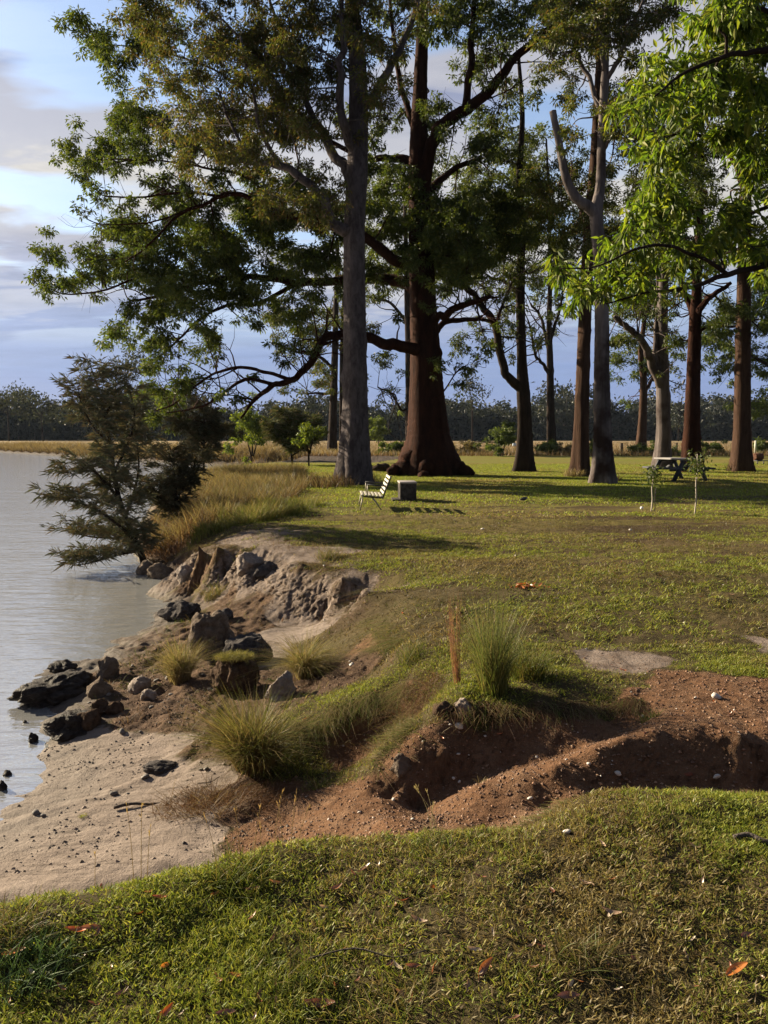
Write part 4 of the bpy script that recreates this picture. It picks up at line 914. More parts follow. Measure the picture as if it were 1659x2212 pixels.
# ------------------------------------------------------------------ she-oaks, shrubs and other plants
NEEDLE = leaf_mat("needle_foliage", .42, .02, .5, (1.15, 1.05, .8))
GRASSM = leaf_mat("grass_blades", .42, .015, .5, (1.12, 1.08, .72))
def she_oak(name, label, base, stems, d0, cols, n_needle, spread_px, L=.26, w=.008, group=None, dens=.5, twr=.006, bark=BARK_DARK):
    """fine drooping needle foliage on thin twigs; stems traced as (u, v, radius, dy)"""
    t = thing(name, label, "tree" if 'tree' in label else "shrub", base, group)
    tr, lf = MB(), MB()
    nodes = []
    for li, seg in enumerate(stems):
        q, rr = limb_points(seg, d0, 6)
        if li == 0: q[0] = base - np.array((0, 0, .1))
        tr.tube(q, rr, 6, rough=.2)
        nodes += [(a, b, li) for a, b in zip(q[2:], rr[2:])]
    tr.build("trunk", bark, t, base)
    tw = MB(); tips = []
    K_ = int(n_needle / 22)
    for _ in range(K_):
        a, r, li = nodes[rng.integers(0, len(nodes))]
        ln = spread_px / F * d0 * (.35 + .65 * rng.random())
        az = rng.random() * 6.283
        d = np.array((math.cos(az), .8 * math.sin(az), .30 + .9 * rng.random())); d /= np.linalg.norm(d)
        m = a + d * ln * .55; e = m + (d * .6 + np.array((0, 0, -.55 + .45 * rng.random()))) * ln * .5
        q = catmull([a, m, e], 3)
        tw.tube(q, np.linspace(min(r * .7, twr * 1.6), twr * .4, len(q)), 3, cap=False)
        tips.append((q, ln))
    tw.build("twigs", bark, t, base)
    for q, ln in tips:
        nn = 22
        f = np.clip(.08 + .92 * rng.random(nn) ** .7, 0, 1) * (len(q) - 1)
        pos = np.stack([np.interp(f, np.arange(len(q)), q[:, a]) for a in range(3)], 1)
        dirv = (q[-1] - q[0]) / (np.linalg.norm(q[-1] - q[0]) + 1e-6)
        dv = dirv * .9 + rng.normal(size=(nn, 3)) * .6 + np.array((0, 0, .02))
        lf.leaves(pos, dv, L * (.5 + .7 * rng.random(nn)), w, pick(cols, nn, .35), .2, .25)
    lf.build("foliage", NEEDLE, t, base, smooth=False)
    return t
G_OAK = [(.11, .125, .070), (.14, .142, .08), (.155, .135, .08), (.10, .115, .072), (.17, .135, .078)]
G_OAKD = [(.05, .056, .032), (.06, .062, .036), (.08, .066, .038)]
sb = P(312, 1218, -.88)
dso = sb[1]
she_oak("she_oak_tree", "wispy she-oak tree leaning out over the river from the foot of the bank", sb, [
    [(312, 1218, .075, 0), (296, 1175, .065, 0), (275, 1130, .06, 0), (258, 1080, .055, .1), (246, 1020, .05, .1), (238, 960, .042, .2), (226, 900, .034, .2), (212, 840, .024, .2), (195, 790, .012, .2)],
    [(296, 1175, .04, 0), (262, 1140, .032, -.3), (215, 1105, .025, -.5), (165, 1085, .018, -.7), (110, 1075, .01, -.8)],
    [(300, 1185, .035, 0), (255, 1165, .026, .3), (200, 1160, .018, .5), (150, 1150, .01, .6)],
    [(258, 1080, .035, .1), (225, 1040, .027, -.2), (190, 1010, .02, -.4), (150, 1030, .01, -.5)],
    [(270, 1120, .035, 0), (290, 1060, .028, .4), (300, 1000, .02, .6), (290, 930, .012, .7)],
    [(246, 1020, .03, .1), (275, 960, .022, .4), (290, 900, .015, .5), (280, 840, .008, .5)],
    [(238, 960, .028, .2), (200, 920, .02, -.1), (175, 870, .014, -.2), (168, 830, .008, -.2)],
    [(226, 900, .022, .2), (248, 850, .016, .3), (250, 800, .008, .3)],
    [(300, 1190, .03, 0), (250, 1200, .022, -.5), (200, 1215, .015, -.8), (160, 1222, .008, -1)]], dso, G_OAK, 15000, 74, L=.22, w=.0026, twr=.003)
b = np.array((-5.1, 18.6, -.5))
she_oak("she_oak_shrub", "dark dense she-oak shrub crowding the red bank behind the leaning she-oak tree trunk", b, [
    [(382, 1150, .05, 0), (380, 1090, .045, 0), (376, 1030, .03, 0), (372, 975, .012, 0)],
    [(382, 1120, .03, 0), (350, 1080, .022, -.2), (325, 1040, .01, -.3)],
    [(380, 1080, .03, 0), (405, 1040, .022, .2), (420, 1000, .01, .3)]], 18.6, G_OAKD, 8000, 62, L=.2, w=.0036)
b = np.array(((440 - 829.5) / F * 34, 34, -.2)); b[2] = max(float(HT(b[0], b[1])), -.9)
she_oak("she_oak_shrub", "thin feathery she-oak sapling with one dark stem standing at the water", b, [
    [(440, 1012, .05, 0), (440, 970, .045, 0), (441, 930, .035, 0), (440, 885, .015, 0)],
    [(440, 960, .03, 0), (410, 935, .02, 0), (390, 915, .01, 0)], [(440, 960, .03, 0), (470, 935, .02, .3), (490, 950, .01, .4)]], 34, G_OAKD, 5500, 48, L=.40, w=.016)
b = np.array(((632 - 829.5) / F * 46, 46, 0.0)); b[2] = max(float(HT(b[0], b[1])), -.9)
she_oak("she_oak_shrub", "grey green feathery shrub between the rounded green bush and the smooth grey trunk", b, [
    [(630, 985, .07, 0), (625, 950, .06, 0), (622, 920, .04, 0), (618, 895, .02, 0)],
    [(630, 970, .05, 0), (655, 940, .04, .3), (665, 910, .02, .3)], [(630, 975, .05, 0), (600, 950, .04, 0), (590, 925, .02, 0)], [(630, 985, .05, 0), (660, 965, .04, 0), (680, 950, .02, 0)]], 46, G_OAK + G_DARK, 8500, 40, L=.5, w=.02)

def leafy_shrub(name, label, cat, u, v, d, clumps, cols, leaf, R0, nleaf, stems=3, group=None, spread=.4, bark=BARK_DARK, dens=1.2, lmat=None, rad=.05):
    limbs = []
    top = min(c[1] for c in clumps)
    for k in range(stems):
        du = (k - (stems - 1) / 2) * 10
        limbs.append([(u + du * .25, v, rad, 0), (u + du, v + (top - v) * .4, rad * .75, (k - 1) * .1), (u + du * 1.6, v + (top - v) * .75, rad * .35, (k - 1) * .2)])
    return gum_tree(name, label, cat, d, limbs, clumps, bark, cols, leaf=leaf, R0=R0, nleaf=nleaf, spread=spread, flare=1.0, minh=.15, group=group, lmat=lmat, dens=dens, twig=.006)
leafy_shrub("round_bush", "rounded bright green bush on the eroded point of the bank", "bush", 545, 985, 55, [(520, 930, 28, 34), (560, 920, 22, 20), (548, 905, 22, 18), (505, 955, 14, 22), (575, 940, 14, 20)], G_BRIGHT[:3] + G_MID, (.16, .07), .5, 90, spread=.8)
leafy_shrub("leafy_sapling", "bright green sapling leaning beside the feathery shrub", "sapling", 668, 980, 44, [(680, 935, 16, 14), (668, 950, 16, 14), (650, 925, 12, 16)], G_BRIGHT[:2] + G_MID, (.13, .05), .4, 60, 2)
leafy_shrub("young_tree", "small rounded pale green tree between the two largest trunks", "tree", 819, 955, 92, [(818, 932, 17, 17), (815, 912, 10, 10), (826, 940, 12, 12)], [(.12, .16, .05), (.10, .14, .04)], (.3, .12), .7, 90, 2, spread=.9)
leafy_shrub("young_tree", "young leafy tree standing beside the paddock gate", "tree", 1084, 988, 66, [(1085, 940, 24, 20), (1070, 950, 16, 16), (1100, 930, 14, 14), (1085, 968, 14, 12), (1105, 945, 12, 12)], G_MID + [(.075, .10, .03)], (.18, .08), .55, 90, 2, spread=.7)
FB = [(842, 974, 40, 13, 'low bush at the fence left of the huge red trunk'), (1000, 975, 40, 15, 'brownish low bush by the fence just right of the huge red trunk'), (1190, 974, 24, 13, 'green bush at the foot of the slim upswept tree'), (1215, 978, 22, 9, 'straw coloured bush beside the slim upswept tree'), (1290, 968, 24, 14, 'green bush behind the pale peeling trunk'),
      (1366, 972, 20, 10, 'low green bush left of the slender forked tree'), (1412, 970, 16, 9, 'low green bush between the slender forked tree and the flaking trunk'), (1462, 976, 14, 8, 'small green bush beyond the picnic table top'), (1531, 972, 26, 14, 'rounded green bush against the thick black fence post'), (1648, 972, 20, 16, 'dark green bush behind the rusty drum')]
for i, (u, v, a, h, lab) in enumerate(FB):
    leafy_shrub("fence_bush", lab, "bush", u, v + h * .8, 70, [(u, v - h * .2, a, h), (u + a * .3, v - h * .5, a * .4, h * .6)], [(.13, .105, .06), (.10, .085, .05)] if 'straw' in lab or 'brownish' in lab else G_MID, (.16, .06), .35, 70, 3, "bushes along the paddock fence", .7, rad=.03)

# ------------------------------------------------------------------ far forest across the paddock
mt, mc = MB(), MB()
FOR_C = [(.020, .027, .022), (.026, .031, .024), (.017, .022, .019), (.032, .034, .026)]
def far_tree(tr, lf, x, y, h, wd, cols, n, ls, gap=.5):
    z0 = 0.0
    q = np.array([(x, y, z0 - .3), (x + rng.normal() * .3, y, z0 + h * .5), (x + rng.normal() * .6, y, z0 + h * .9)])
    tr.tube(q, [.035 * h * .5, .02 * h * .5, .05], 5, (1, 1, 1))
    nb = rng.integers(5, 9)
    sc = np.stack((x + rng.normal(size=nb) * wd * .5, y + rng.normal(size=nb) * wd * .5, z0 + h * (gap + (1 - gap) * rng.random(nb))), 1)
    for s_ in sc: tr.tube(np.stack((q[1], (q[1] + s_) / 2, s_)), [.09, .06, .03], 3, cap=False)
    wch = rng.integers(0, nb, n)
    off = rng.normal(size=(n, 3)) * np.array((wd * .26, wd * .26, h * .075))
    lf.leaves(sc[wch] + off, rng.normal(size=(n, 3)) + np.array((0, 0, -.4)), ls * (.6 + .8 * rng.random(n)), ls * .5, pick(cols, n, .35), .2, .1)
for k in range(620):
    x = (rng.random() * 2 - 1) * 230; y = 268 + rng.random() ** 1.5 * 60
    h = 7.8 + 9 * vnoise(x / 17.0, 3.0, 5) ** 1.6 + 2.2 * rng.normal() + (y - 268) * .04
    far_tree(mt, mc, x, y, max(h, 6.5), 5.0 + 2 * rng.random(), FOR_C, 420, 1.55, .03 if k % 3 else .2)
tw = mt.build("far_forest", bark_mat("far_bark", (.06, .05, .045), (.14, .12, .11), 1.0, .1))
tag(tw, "dark line of distant forest across the pale paddock and the far river bank", "forest", None, 'stuff')
cr = mc.build("canopy", leaf_mat("far_leaves", .25, .02), smooth=False); cr.parent = tw; cr['kind'] = 'stuff'
for u, d, top, wd, lab, n in ((262, 150, 768, 6.5, "dark tall tree on the far bank rising behind the leaning she-oak", 1500), (408, 215, 805, 6, "open crowned tall tree above the far forest, between the she-oak and the rounded bush", 900), (14, 240, 838, 7, "tall tree at the edge of the view across the river", 900),
                              (88, 236, 845, 6, "tall dark crowned tree on the far shore across open water", 900), (1022, 240, 810, 5, "open crowned tall tree above the far forest beside the huge red trunk", 700), (1470, 245, 835, 6, "tall far tree above the forest line behind the reddish fluted trunk", 700)):
    p = PD(u, top, d); hh = p[2]
    t = thing("forest_tree", lab, "tree", (p[0], d, 0))
    a, b_ = MB(), MB()
    far_tree(a, b_, p[0], d, hh, wd, FOR_C, n, .7 * d / 240 + .15, .35)
    a.build("trunk", BARK_DARK, t, (p[0], d, 0)); b_.build("crown", LEAF, t, (p[0], d, 0), smooth=False)
# ------------------------------------------------------------------ turf
T_GREEN = [(.195, .235, .032), (.25, .265, .042), (.14, .19, .028), (.29, .28, .06)]
T_STRAW = [(.24, .19, .075), (.19, .14, .055), (.28, .23, .11), (.14, .095, .045)]
def scatter(nn, y0, y1, half, thr=.5, power=1.0, bare=.0, seed=0, minS=.3):
    y = y0 + (y1 - y0) * rng.random(nn) ** power
    x = (rng.random(nn) * 2 - 1) * (half(y))
    gm = bil(GRASS, x, y) + fbm(x, y, .25, 4, 200 + seed) * 1.1
    hole = fbm(x, y, .55, 4, 300 + seed) + .35 * fbm(x, y, .12, 2, 310 + seed)
    keep = (gm > thr) & (hole + .5 * (rng.random(nn) - .5) < bare) & (bil(SG, x, y) > minS * (y > 16)) & (HT(x, y) > -.8)
    x, y = x[keep], y[keep]
    return np.stack((x, y, HT(x, y) - .004), 1)
def turf_cols(p, seed, straw=.0, sc=.9):
    f = fbm(p[:, 0], p[:, 1], sc, 4, 400 + seed) * 1.7 + straw + .55 * (rng.random(len(p)) - .5)
    s_ = f > .12
    c = pick(T_GREEN, len(p), .3); d = pick(T_STRAW, len(p), .3)
    return np.where(s_[:, None], d, c)
g = MB()
# matted low leaves with dark soil showing between the clumps
p = scatter(620000, 1.75, 6.3, lambda y: .60 * y + .45, .42, .85, .12, 1)
cl = fbm(p[:, 0], p[:, 1], .055, 2, 711) + .7 * fbm(p[:, 0], p[:, 1], .30, 3, 712)
p = p[cl + .22 * rng.normal(size=len(p)) > -.02]; n_ = len(p)
C = turf_cols(p, 1, -.03)
p[:, 2] += .016 * rng.random(n_)
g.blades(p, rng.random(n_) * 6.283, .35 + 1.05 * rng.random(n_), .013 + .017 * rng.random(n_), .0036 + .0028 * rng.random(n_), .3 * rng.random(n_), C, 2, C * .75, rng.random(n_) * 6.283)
# upright greener growth in patches
p = scatter(430000, 1.75, 6.3, lambda y: .60 * y + .45, .42, .85, .16, 4)
cl = fbm(p[:, 0], p[:, 1], .10, 2, 721) + 1.1 * fbm(p[:, 0], p[:, 1], .55, 3, 722)
p = p[cl + .2 * rng.normal(size=len(p)) > .02]; n_ = len(p)
tall = np.clip(fbm(p[:, 0], p[:, 1], .45, 3, 77) * 3 + .75, .5, 1.7)
C = turf_cols(p, 1, -.22) * 1.1
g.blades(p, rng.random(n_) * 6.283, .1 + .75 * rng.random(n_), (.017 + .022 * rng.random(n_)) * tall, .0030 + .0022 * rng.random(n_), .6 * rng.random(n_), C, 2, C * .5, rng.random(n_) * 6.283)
p = scatter(420000, 6.2, 16.5, lambda y: .58 * y + .6, .42, .9, .14, 2)
cl = fbm(p[:, 0], p[:, 1], .16, 2, 731) + .9 * fbm(p[:, 0] * .6, p[:, 1] * 1.4, .8, 3, 732)
worn = fbm(p[:, 0] * .30, p[:, 1] * 1.3, 1.3, 4, 741) + .25 * fbm(p[:, 0], p[:, 1], .2, 2, 742)
wm = worn + .05 * rng.normal(size=len(p)) < .055
kk = (cl + .2 * rng.normal(size=len(p)) > -.08) & (wm | (rng.random(len(p)) < .30)); p = p[kk]; wm = wm[kk]; n_ = len(p)
C = turf_cols(p, 2, .06, 1.4) * 1.1
C = np.where(wm[:, None], C, pick([(.12, .085, .04), (.16, .12, .06), (.08, .055, .03), (.12, .12, .04)], n_, .3))
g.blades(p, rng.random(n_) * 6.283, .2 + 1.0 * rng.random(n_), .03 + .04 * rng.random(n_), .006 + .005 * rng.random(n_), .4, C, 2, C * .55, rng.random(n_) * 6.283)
p = scatter(300000, 16, 48, lambda y: .56 * y + 2, .5, .85, .30, 3, 1.2)
worn = fbm(p[:, 0] * .30, p[:, 1] * 1.3, 1.3, 4, 741) + .25 * fbm(p[:, 0], p[:, 1], .2, 2, 742)
p = p[worn + .05 * rng.normal(size=len(p)) < .035 + np.clip(p[:, 1] - 17, 0, 9) * .035]
n_ = len(p)
C = turf_cols(p, 3, -.06, 3.0) * np.array((1.12, 1.2, 1.0))
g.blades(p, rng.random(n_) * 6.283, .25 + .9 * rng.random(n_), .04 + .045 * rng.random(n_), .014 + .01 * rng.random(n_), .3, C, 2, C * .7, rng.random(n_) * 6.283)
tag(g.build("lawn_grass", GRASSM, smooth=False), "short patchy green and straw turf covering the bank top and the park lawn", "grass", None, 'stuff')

# loose grains and crumbs of red earth on the bare slopes
ST = plain_mat("loose_grains", (.16, .085, .05), (.09, .045, .028), .95, 30, .2)
gm_, GN = new_mat("grain_mix")
at = GN.n('ShaderNodeAttribute', attribute_name='tint'); bs = GN.n('ShaderNodeBsdfPrincipled'); bs.inputs['Roughness'].default_value = .9
GN.l(at.outputs['Color'], bs.inputs['Base Color']); oo = GN.n('ShaderNodeOutputMaterial'); GN.l(bs.outputs[0], oo.inputs[0])
oct_v = np.array([(1, 0, 0), (-1, 0, 0), (0, 1, 0), (0, -1, 0), (0, 0, 1), (0, 0, -1)], float)
oct_f = np.array([(0, 2, 4), (2, 1, 4), (1, 3, 4), (3, 0, 4), (2, 0, 5), (1, 2, 5), (3, 1, 5), (0, 3, 5)])
def grains(b, pos, size, C):
    N = len(pos)
    sc = size[:, None, None] * (.6 + .8 * rng.random((N, 6, 1)))
    a = rng.random(N) * 6.283
    ca, sa = np.cos(a)[:, None], np.sin(a)[:, None]
    v = oct_v[None] * sc
    V = np.stack((v[..., 0] * ca - v[..., 1] * sa, v[..., 0] * sa + v[..., 1] * ca, v[..., 2] * .7), -1) + pos[:, None, :]
    b.add(V.reshape(-1, 3), (np.arange(N)[:, None, None] * 6 + oct_f[None]).reshape(-1, 3), None, np.repeat(C, 6, 0))
y = 3.6 + 5.2 * rng.random(56000) ** 1.2; x = (rng.random(56000) * 2 - 1) * (.56 * y + .3)
k = bil(DIRT, x, y) + fbm(x, y, .2, 3, 501) * .8 > .45
x, y = x[k], y[k]
gr = MB()
grains(gr, np.stack((x, y, HT(x, y) + .001), 1), .0028 + .011 * rng.random(len(x)) ** 4, pick([(.11, .055, .032), (.18, .095, .055), (.085, .04, .024), (.20, .125, .08), (.11, .06, .036), (.12, .07, .045)], len(x), .3))
y = 4.2 + 4.6 * rng.random(9000); x = -2.9 + 2.5 * rng.random(9000)
hz = HT(x, y); k = (hz > -.9) & (hz < -.55) & (fbm(x, y, .35, 3, 511) + .15 * rng.normal(size=len(x)) > .10)
x, y = x[k], y[k]
grains(gr, np.stack((x, y, HT(x, y) + .001), 1), .003 + .014 * rng.random(len(x)) ** 4, pick([(.05, .04, .035), (.1, .08, .065), (.16, .12, .1)], len(x), .3))
tag(gr.build("gravel", gm_, smooth=False), "loose crumbs of red earth and grit over the bare slopes and sand", "gravel", None, 'stuff')

# ------------------------------------------------------------------ grass tussocks
GB = [(.09, .12, .025), (.12, .14, .03), (.16, .13, .04)]
GS = [(.21, .165, .08), (.16, .115, .055), (.25, .20, .11)]
GR_ = [(.11, .058, .034), (.085, .044, .027), (.14, .082, .048)]
def tussock(name, label, base, h, rad, n, cols, lean=(.1, .6), bend=(.1, .7), w=.0045, low=None, group=None, az=None, cat="grass tussock", droop_cols=None, segs=4, oval=1.0, flat=False):
    base = np.asarray(base, float)
    b = MB()
    a = rng.random(n) * 6.283 if az is None else az[0] + az[1] * rng.normal(size=n)
    r = rad * np.sqrt(rng.random(n)) * .5
    a2 = rng.random(n) * 6.283
    p = base + np.stack((r * np.cos(a2), r * np.sin(a2) * oval, 0 * r), 1)
    p[:, 2] = base[2] if flat else np.minimum(HT(p[:, 0], p[:, 1]), base[2] + .03) - .01
    nk = 6 if n > 300 else 1                  # a tussock is several tufts grown together
    kc_ = rng.integers(0, nk, n); hk = .72 + .5 * rng.random(nk); bk = rng.random(nk) * 6.283
    if nk > 1: p[:, 0] += (rad * .42 * np.cos(bk) * rng.random(nk))[kc_]; p[:, 1] += (rad * .42 * np.sin(bk) * rng.random(nk))[kc_] * oval
    if nk > 1 and az is None: a = a + .5 * np.sin(bk[kc_] - a)
    C = pick(cols, n, .3) * (.8 + .4 * rng.random(nk))[kc_][:, None]
    L = h * (.45 + .65 * rng.random(n)) * (hk[kc_] if nk > 1 else 1)
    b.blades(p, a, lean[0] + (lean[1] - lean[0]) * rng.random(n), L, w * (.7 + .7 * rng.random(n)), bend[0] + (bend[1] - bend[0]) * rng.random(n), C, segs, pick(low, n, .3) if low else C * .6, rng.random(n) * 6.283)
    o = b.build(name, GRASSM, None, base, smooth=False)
    tag(o, label, cat, group)
    return o
G1 = "grass tussocks on the eroded bank"
b = onG(556, 1660, -.6)
tussock("grass_tussock", "big shaggy green and gold tussock standing on the sand at the foot of the bank", (b[0], b[1], b[2]), .66, .17, 2800, GB + GB + GS[:2], (.02, .36), (.15, 1.0), .0042, GS + GR_, G1)
b = onG(392, 1470, -.62)
tussock("grass_tussock", "narrow tussock hanging over the slope beside the brown boulder", b + np.array((0, .0, .06)), .46, .15, 1300, GB + GS + GS, (.0, .25), (.1, 1.0), .0042, GS, G1)
b = onG(655, 1460, -.5)
tussock("grass_tussock", "straw coloured arching tussock between the dark boulder and the white clay cliff", b + np.array((0, 0, .08)), .56, .13, 1700, GS + GB, (.0, .28), (.3, 1.3), .0042, GS, G1)
b = onG(1072, 1490, 0)
tussock("grass_tussock", "tall upright fine green tussock on the lip of the red gully", b, .66, .17, 950, [(.085, .12, .04), (.11, .13, .05), (.16, .14, .07)], (.0, .34), (-.05, .5), .0032, GB, G1)
b = onG(1140, 1462, 0)
tussock("grass_tussock", "shorter green tussock next to the tall upright one on the gully lip", b, .34, .22, 600, GB, (.1, .6), (.1, .5), .0036, None, G1)
b = onG(988, 1480, -.02)
tussock("dry_grass_stalk", "slim upright rust red dry grass plume beside the tall green tussock", b, .66, .05, 60, [(.25, .115, .08), (.29, .14, .10), (.20, .085, .06)], (.04, .20), (-.10, .04), .0024, None, None, (2.9, .5), "dry grass")
b = onG(425, 1738, -.7)
tussock("dry_grass_clump", "low dry brown clump of dead grass spreading on the sand", b, .20, .42, 1500, GR_ + GS[:1], (.4, 1.3), (.1, .7), .0032, GR_, None, None, "dry grass")
b = onG(560, 1725, -.66)
tussock("dry_grass_clump", "dark reddish clump of dead grass below the big shaggy tussock", b, .16, .3, 700, GR_, (.4, 1.3), (.1, .7), .003, GR_, None, None, "dry grass")
b = onG(915, 1500, -.2)
tussock("grass_tussock", "brown grass spilling over the end of the mossy ridge above the gully", b + np.array((0, -.05, .1)), .26, .34, 1300, GS + GR_ + GB[:1], (.3, 1.1), (.5, 1.6), .0036, GR_, G1, (-1.57, .8))
b = onG(868, 1585, -.2)
tussock("grass_tussock", "yellow green grass fringe on the gravel spur below the mossy ridge", b, .13, .34, 800, GB + GS, (.2, 1.0), (.2, 1.1), .0035, None, G1)
b = onG(890, 1420, -.06)
tussock("grass_tussock", "thin spray of green grass on the slope above the mossy ridge", b, .22, .22, 260, GB, (.1, .9), (.1, .6), .003, None, G1)
b = onG(710, 1208, 0)
tussock("grass_tussock", "small tuft crowning the top of the white clay cliff", b, .26, .3, 320, GS + GB, (.1, .8), (.1, .5), .005, None, G1)
b = onG(462, 1290, -.7)
tussock("grass_tussock", "sparse straw tuft at the foot of the tall grey clay bluff by the water", b, .34, .3, 260, GS + GB, (.1, .8), (.2, .7), .005, None, G1)
b = onG(600, 1640, -.6)
tussock("grass_tussock", "green weedy growth in the hollow right of the big shaggy tussock", b, .14, .42, 900, GB, (.3, 1.2), (.1, .7), .0035, None, G1)
G2 = "grass tufts along the near lawn"
for u, v, h, rd, n_t, lab, cs in ((505, 1902, .13, .20, 420, "bright green tuft at the sandy edge of the near lawn", GB), (60, 2085, .11, .22, 420, "bluish green tuft at the lower left corner of the lawn", [(.06, .11, .04), (.07, .12, .035)]),
                                (640, 2140, .11, .26, 420, "yellow green tuft low in the middle of the near lawn", GB), (1250, 2070, .14, .16, 200, "thin upright pale tuft on the near lawn above the large orange leaf", GS + GB), (860, 2175, .10, .22, 360, "straw tinged tuft at the very bottom of the lawn", GB + GS),
                                (935, 1832, .09, .22, 260, "green tuft on the lawn edge just in front of the gravel ridge", GB), (690, 1700, .14, .07, 60, "single wispy yellow tuft rooted in the gravel spur", GS + GB), (1405, 1556, .08, .12, 160, "little green tuft where the gully starts in the bare red earth", GB), (20, 2020, .15, .2, 260, "yellowish tuft at the left edge of the near lawn", GS + GB), (1040, 1700, .06, .05, 30, "tiny tuft on the crest of the gravel ridge", GS)):
    b = onG(u, v, 0 if v > 1790 else -.5)
    tussock("grass_tuft", lab, b, h, rd, n_t, cs, (.1, 1.0), (.1, .6), .0035, None, G2, None, "grass tuft")
def stems(name, label, pts, h, cols, w=.0015, n=3):
    b = MB(); P0 = []
    for u, v, dx, k in pts:
        p = onG(u, v, 0); P0.append(p)
        L = h * k
        q = catmull([p - (0, 0, .01), p + (dx * L * .4, .01, L * .55), p + (dx * L, .02, L)], 4)
        b.tube(q, np.linspace(w, w * .5, len(q)), 4, cols[0], cap=False)
        for j in range(7):
            f = .78 + .22 * rng.random(); c = q[0] * (1 - f) + q[-1] * f
            c = np.array([np.interp(f * (len(q) - 1), np.arange(len(q)), q[:, a]) for a in range(3)])
            b.leaves(c[None], np.array([[dx + .3 * rng.normal(), .3 * rng.normal(), 1.3]]), .022, .0032, cols[1])
    return tag(b.build(name, GRASSM, None, P0[0], smooth=False), label, "grass stems")
stems("seeding_grass", "loose group of tall thin seeding stems at the sandy lawn edge", [(520, 1868, -.1, 1), (548, 1862, .12, .9), (566, 1872, -.05, .7), (590, 1850, .15, 1.1), (628, 1842, .1, 1.05), (640, 1840, .3, .8), (612, 1838, -.12, .8), (470, 1880, -.25, .9)], .24, [(.25, .18, .08), (.3, .2, .1)])
stems("seeding_grass", "few tall straw stems standing alone in front of the pale sand", [(305, 1915, .02, 1), (290, 1918, -.08, 1.05), (318, 1910, .06, .7), (205, 1930, .0, .5)], .30, [(.30, .22, .10), (.32, .22, .1)])
stems("seeding_grass", "pale leaning stems on the lip where the gravel ridge begins", [(935, 1800, -.35, 1), (940, 1800, -.2, .9), (950, 1802, -.55, 1), (930, 1798, .1, .6)], .20, [(.35, .3, .18), (.33, .27, .15)])
b = MB()
# tall rank grass along the river bank
def rank(b, n, fx, y0, y1, h, cols, low, w, thr=None, lean=(.0, .5)):
    y = y0 + (y1 - y0) * rng.random(n); lo, hi = fx
    x0 = np.interp(y, lo[0], lo[1]); x1 = np.interp(y, hi[0], hi[1])
    x = x0 + (x1 - x0) * rng.random(n)
    k = (bil(SG, x, y) > .12) & (fbm(x, y, 1.1, 3, 601) + .3 * (rng.random(n) - .5) > -.16)
    x, y = x[k], y[k]; N = len(x)
    hh = h * (.5 + .7 * rng.random(N)) * np.clip(.9 + 1.4 * fbm(x, y, 1.6, 3, 611), .4, 1.5)
    cf = fbm(x, y, 1.4, 3, 621) + .25 * (rng.random(N) - .5)
    C = np.where((cf > 0)[:, None], pick(cols[0], N, .3), pick(cols[1], N, .3))
    b.blades(np.stack((x, y, HT(x, y) - .02), 1), rng.random(N) * 6.283, lean[0] + (lean[1] - lean[0]) * rng.random(N), hh, w * (.7 + .8 * rng.random(N)), .1 + .6 * rng.random(N), C, 3, pick(low, N, .3), rng.random(N) * 6.283)
BK = ([15.2, 18, 22, 28, 36, 46], [-4.6, -5.4, -6.7, -8.2, -9.8, -9.8])
rank(b, 30000, (BK, ([15.2, 17, 20, 25, 34, 46], [-3.3, -3.2, -2.6, -2.5, -3.5, -5.0])), 16.0, 40, .55, ([(.19, .165, .075), (.155, .14, .06), (.21, .17, .085)], [(.13, .105, .055), (.15, .125, .06), (.10, .115, .045)]), GR_, .012)
rank(b, 9000, (([14.4, 17, 20], [-3.7, -3.4, -3.0]), ([14.4, 17, 20], [-2.9, -1.9, -1.5])), 14.3, 19.5, .38, (GB, GB + GS), GB, .009)
rank(b, 9000, (([14.6, 17.5, 23], [-5.2, -6.0, -7.6]), ([14.6, 17.5, 23], [-3.6, -3.8, -5.2])), 14.6, 23, .5, (GR_, GR_), GR_, .010, None, (.3, 1.2))
tag(b.build("bank_grass", GRASSM, smooth=False), "rank brown and gold grass massed along the top of the river bank", "grass", None, 'stuff')
b = MB()
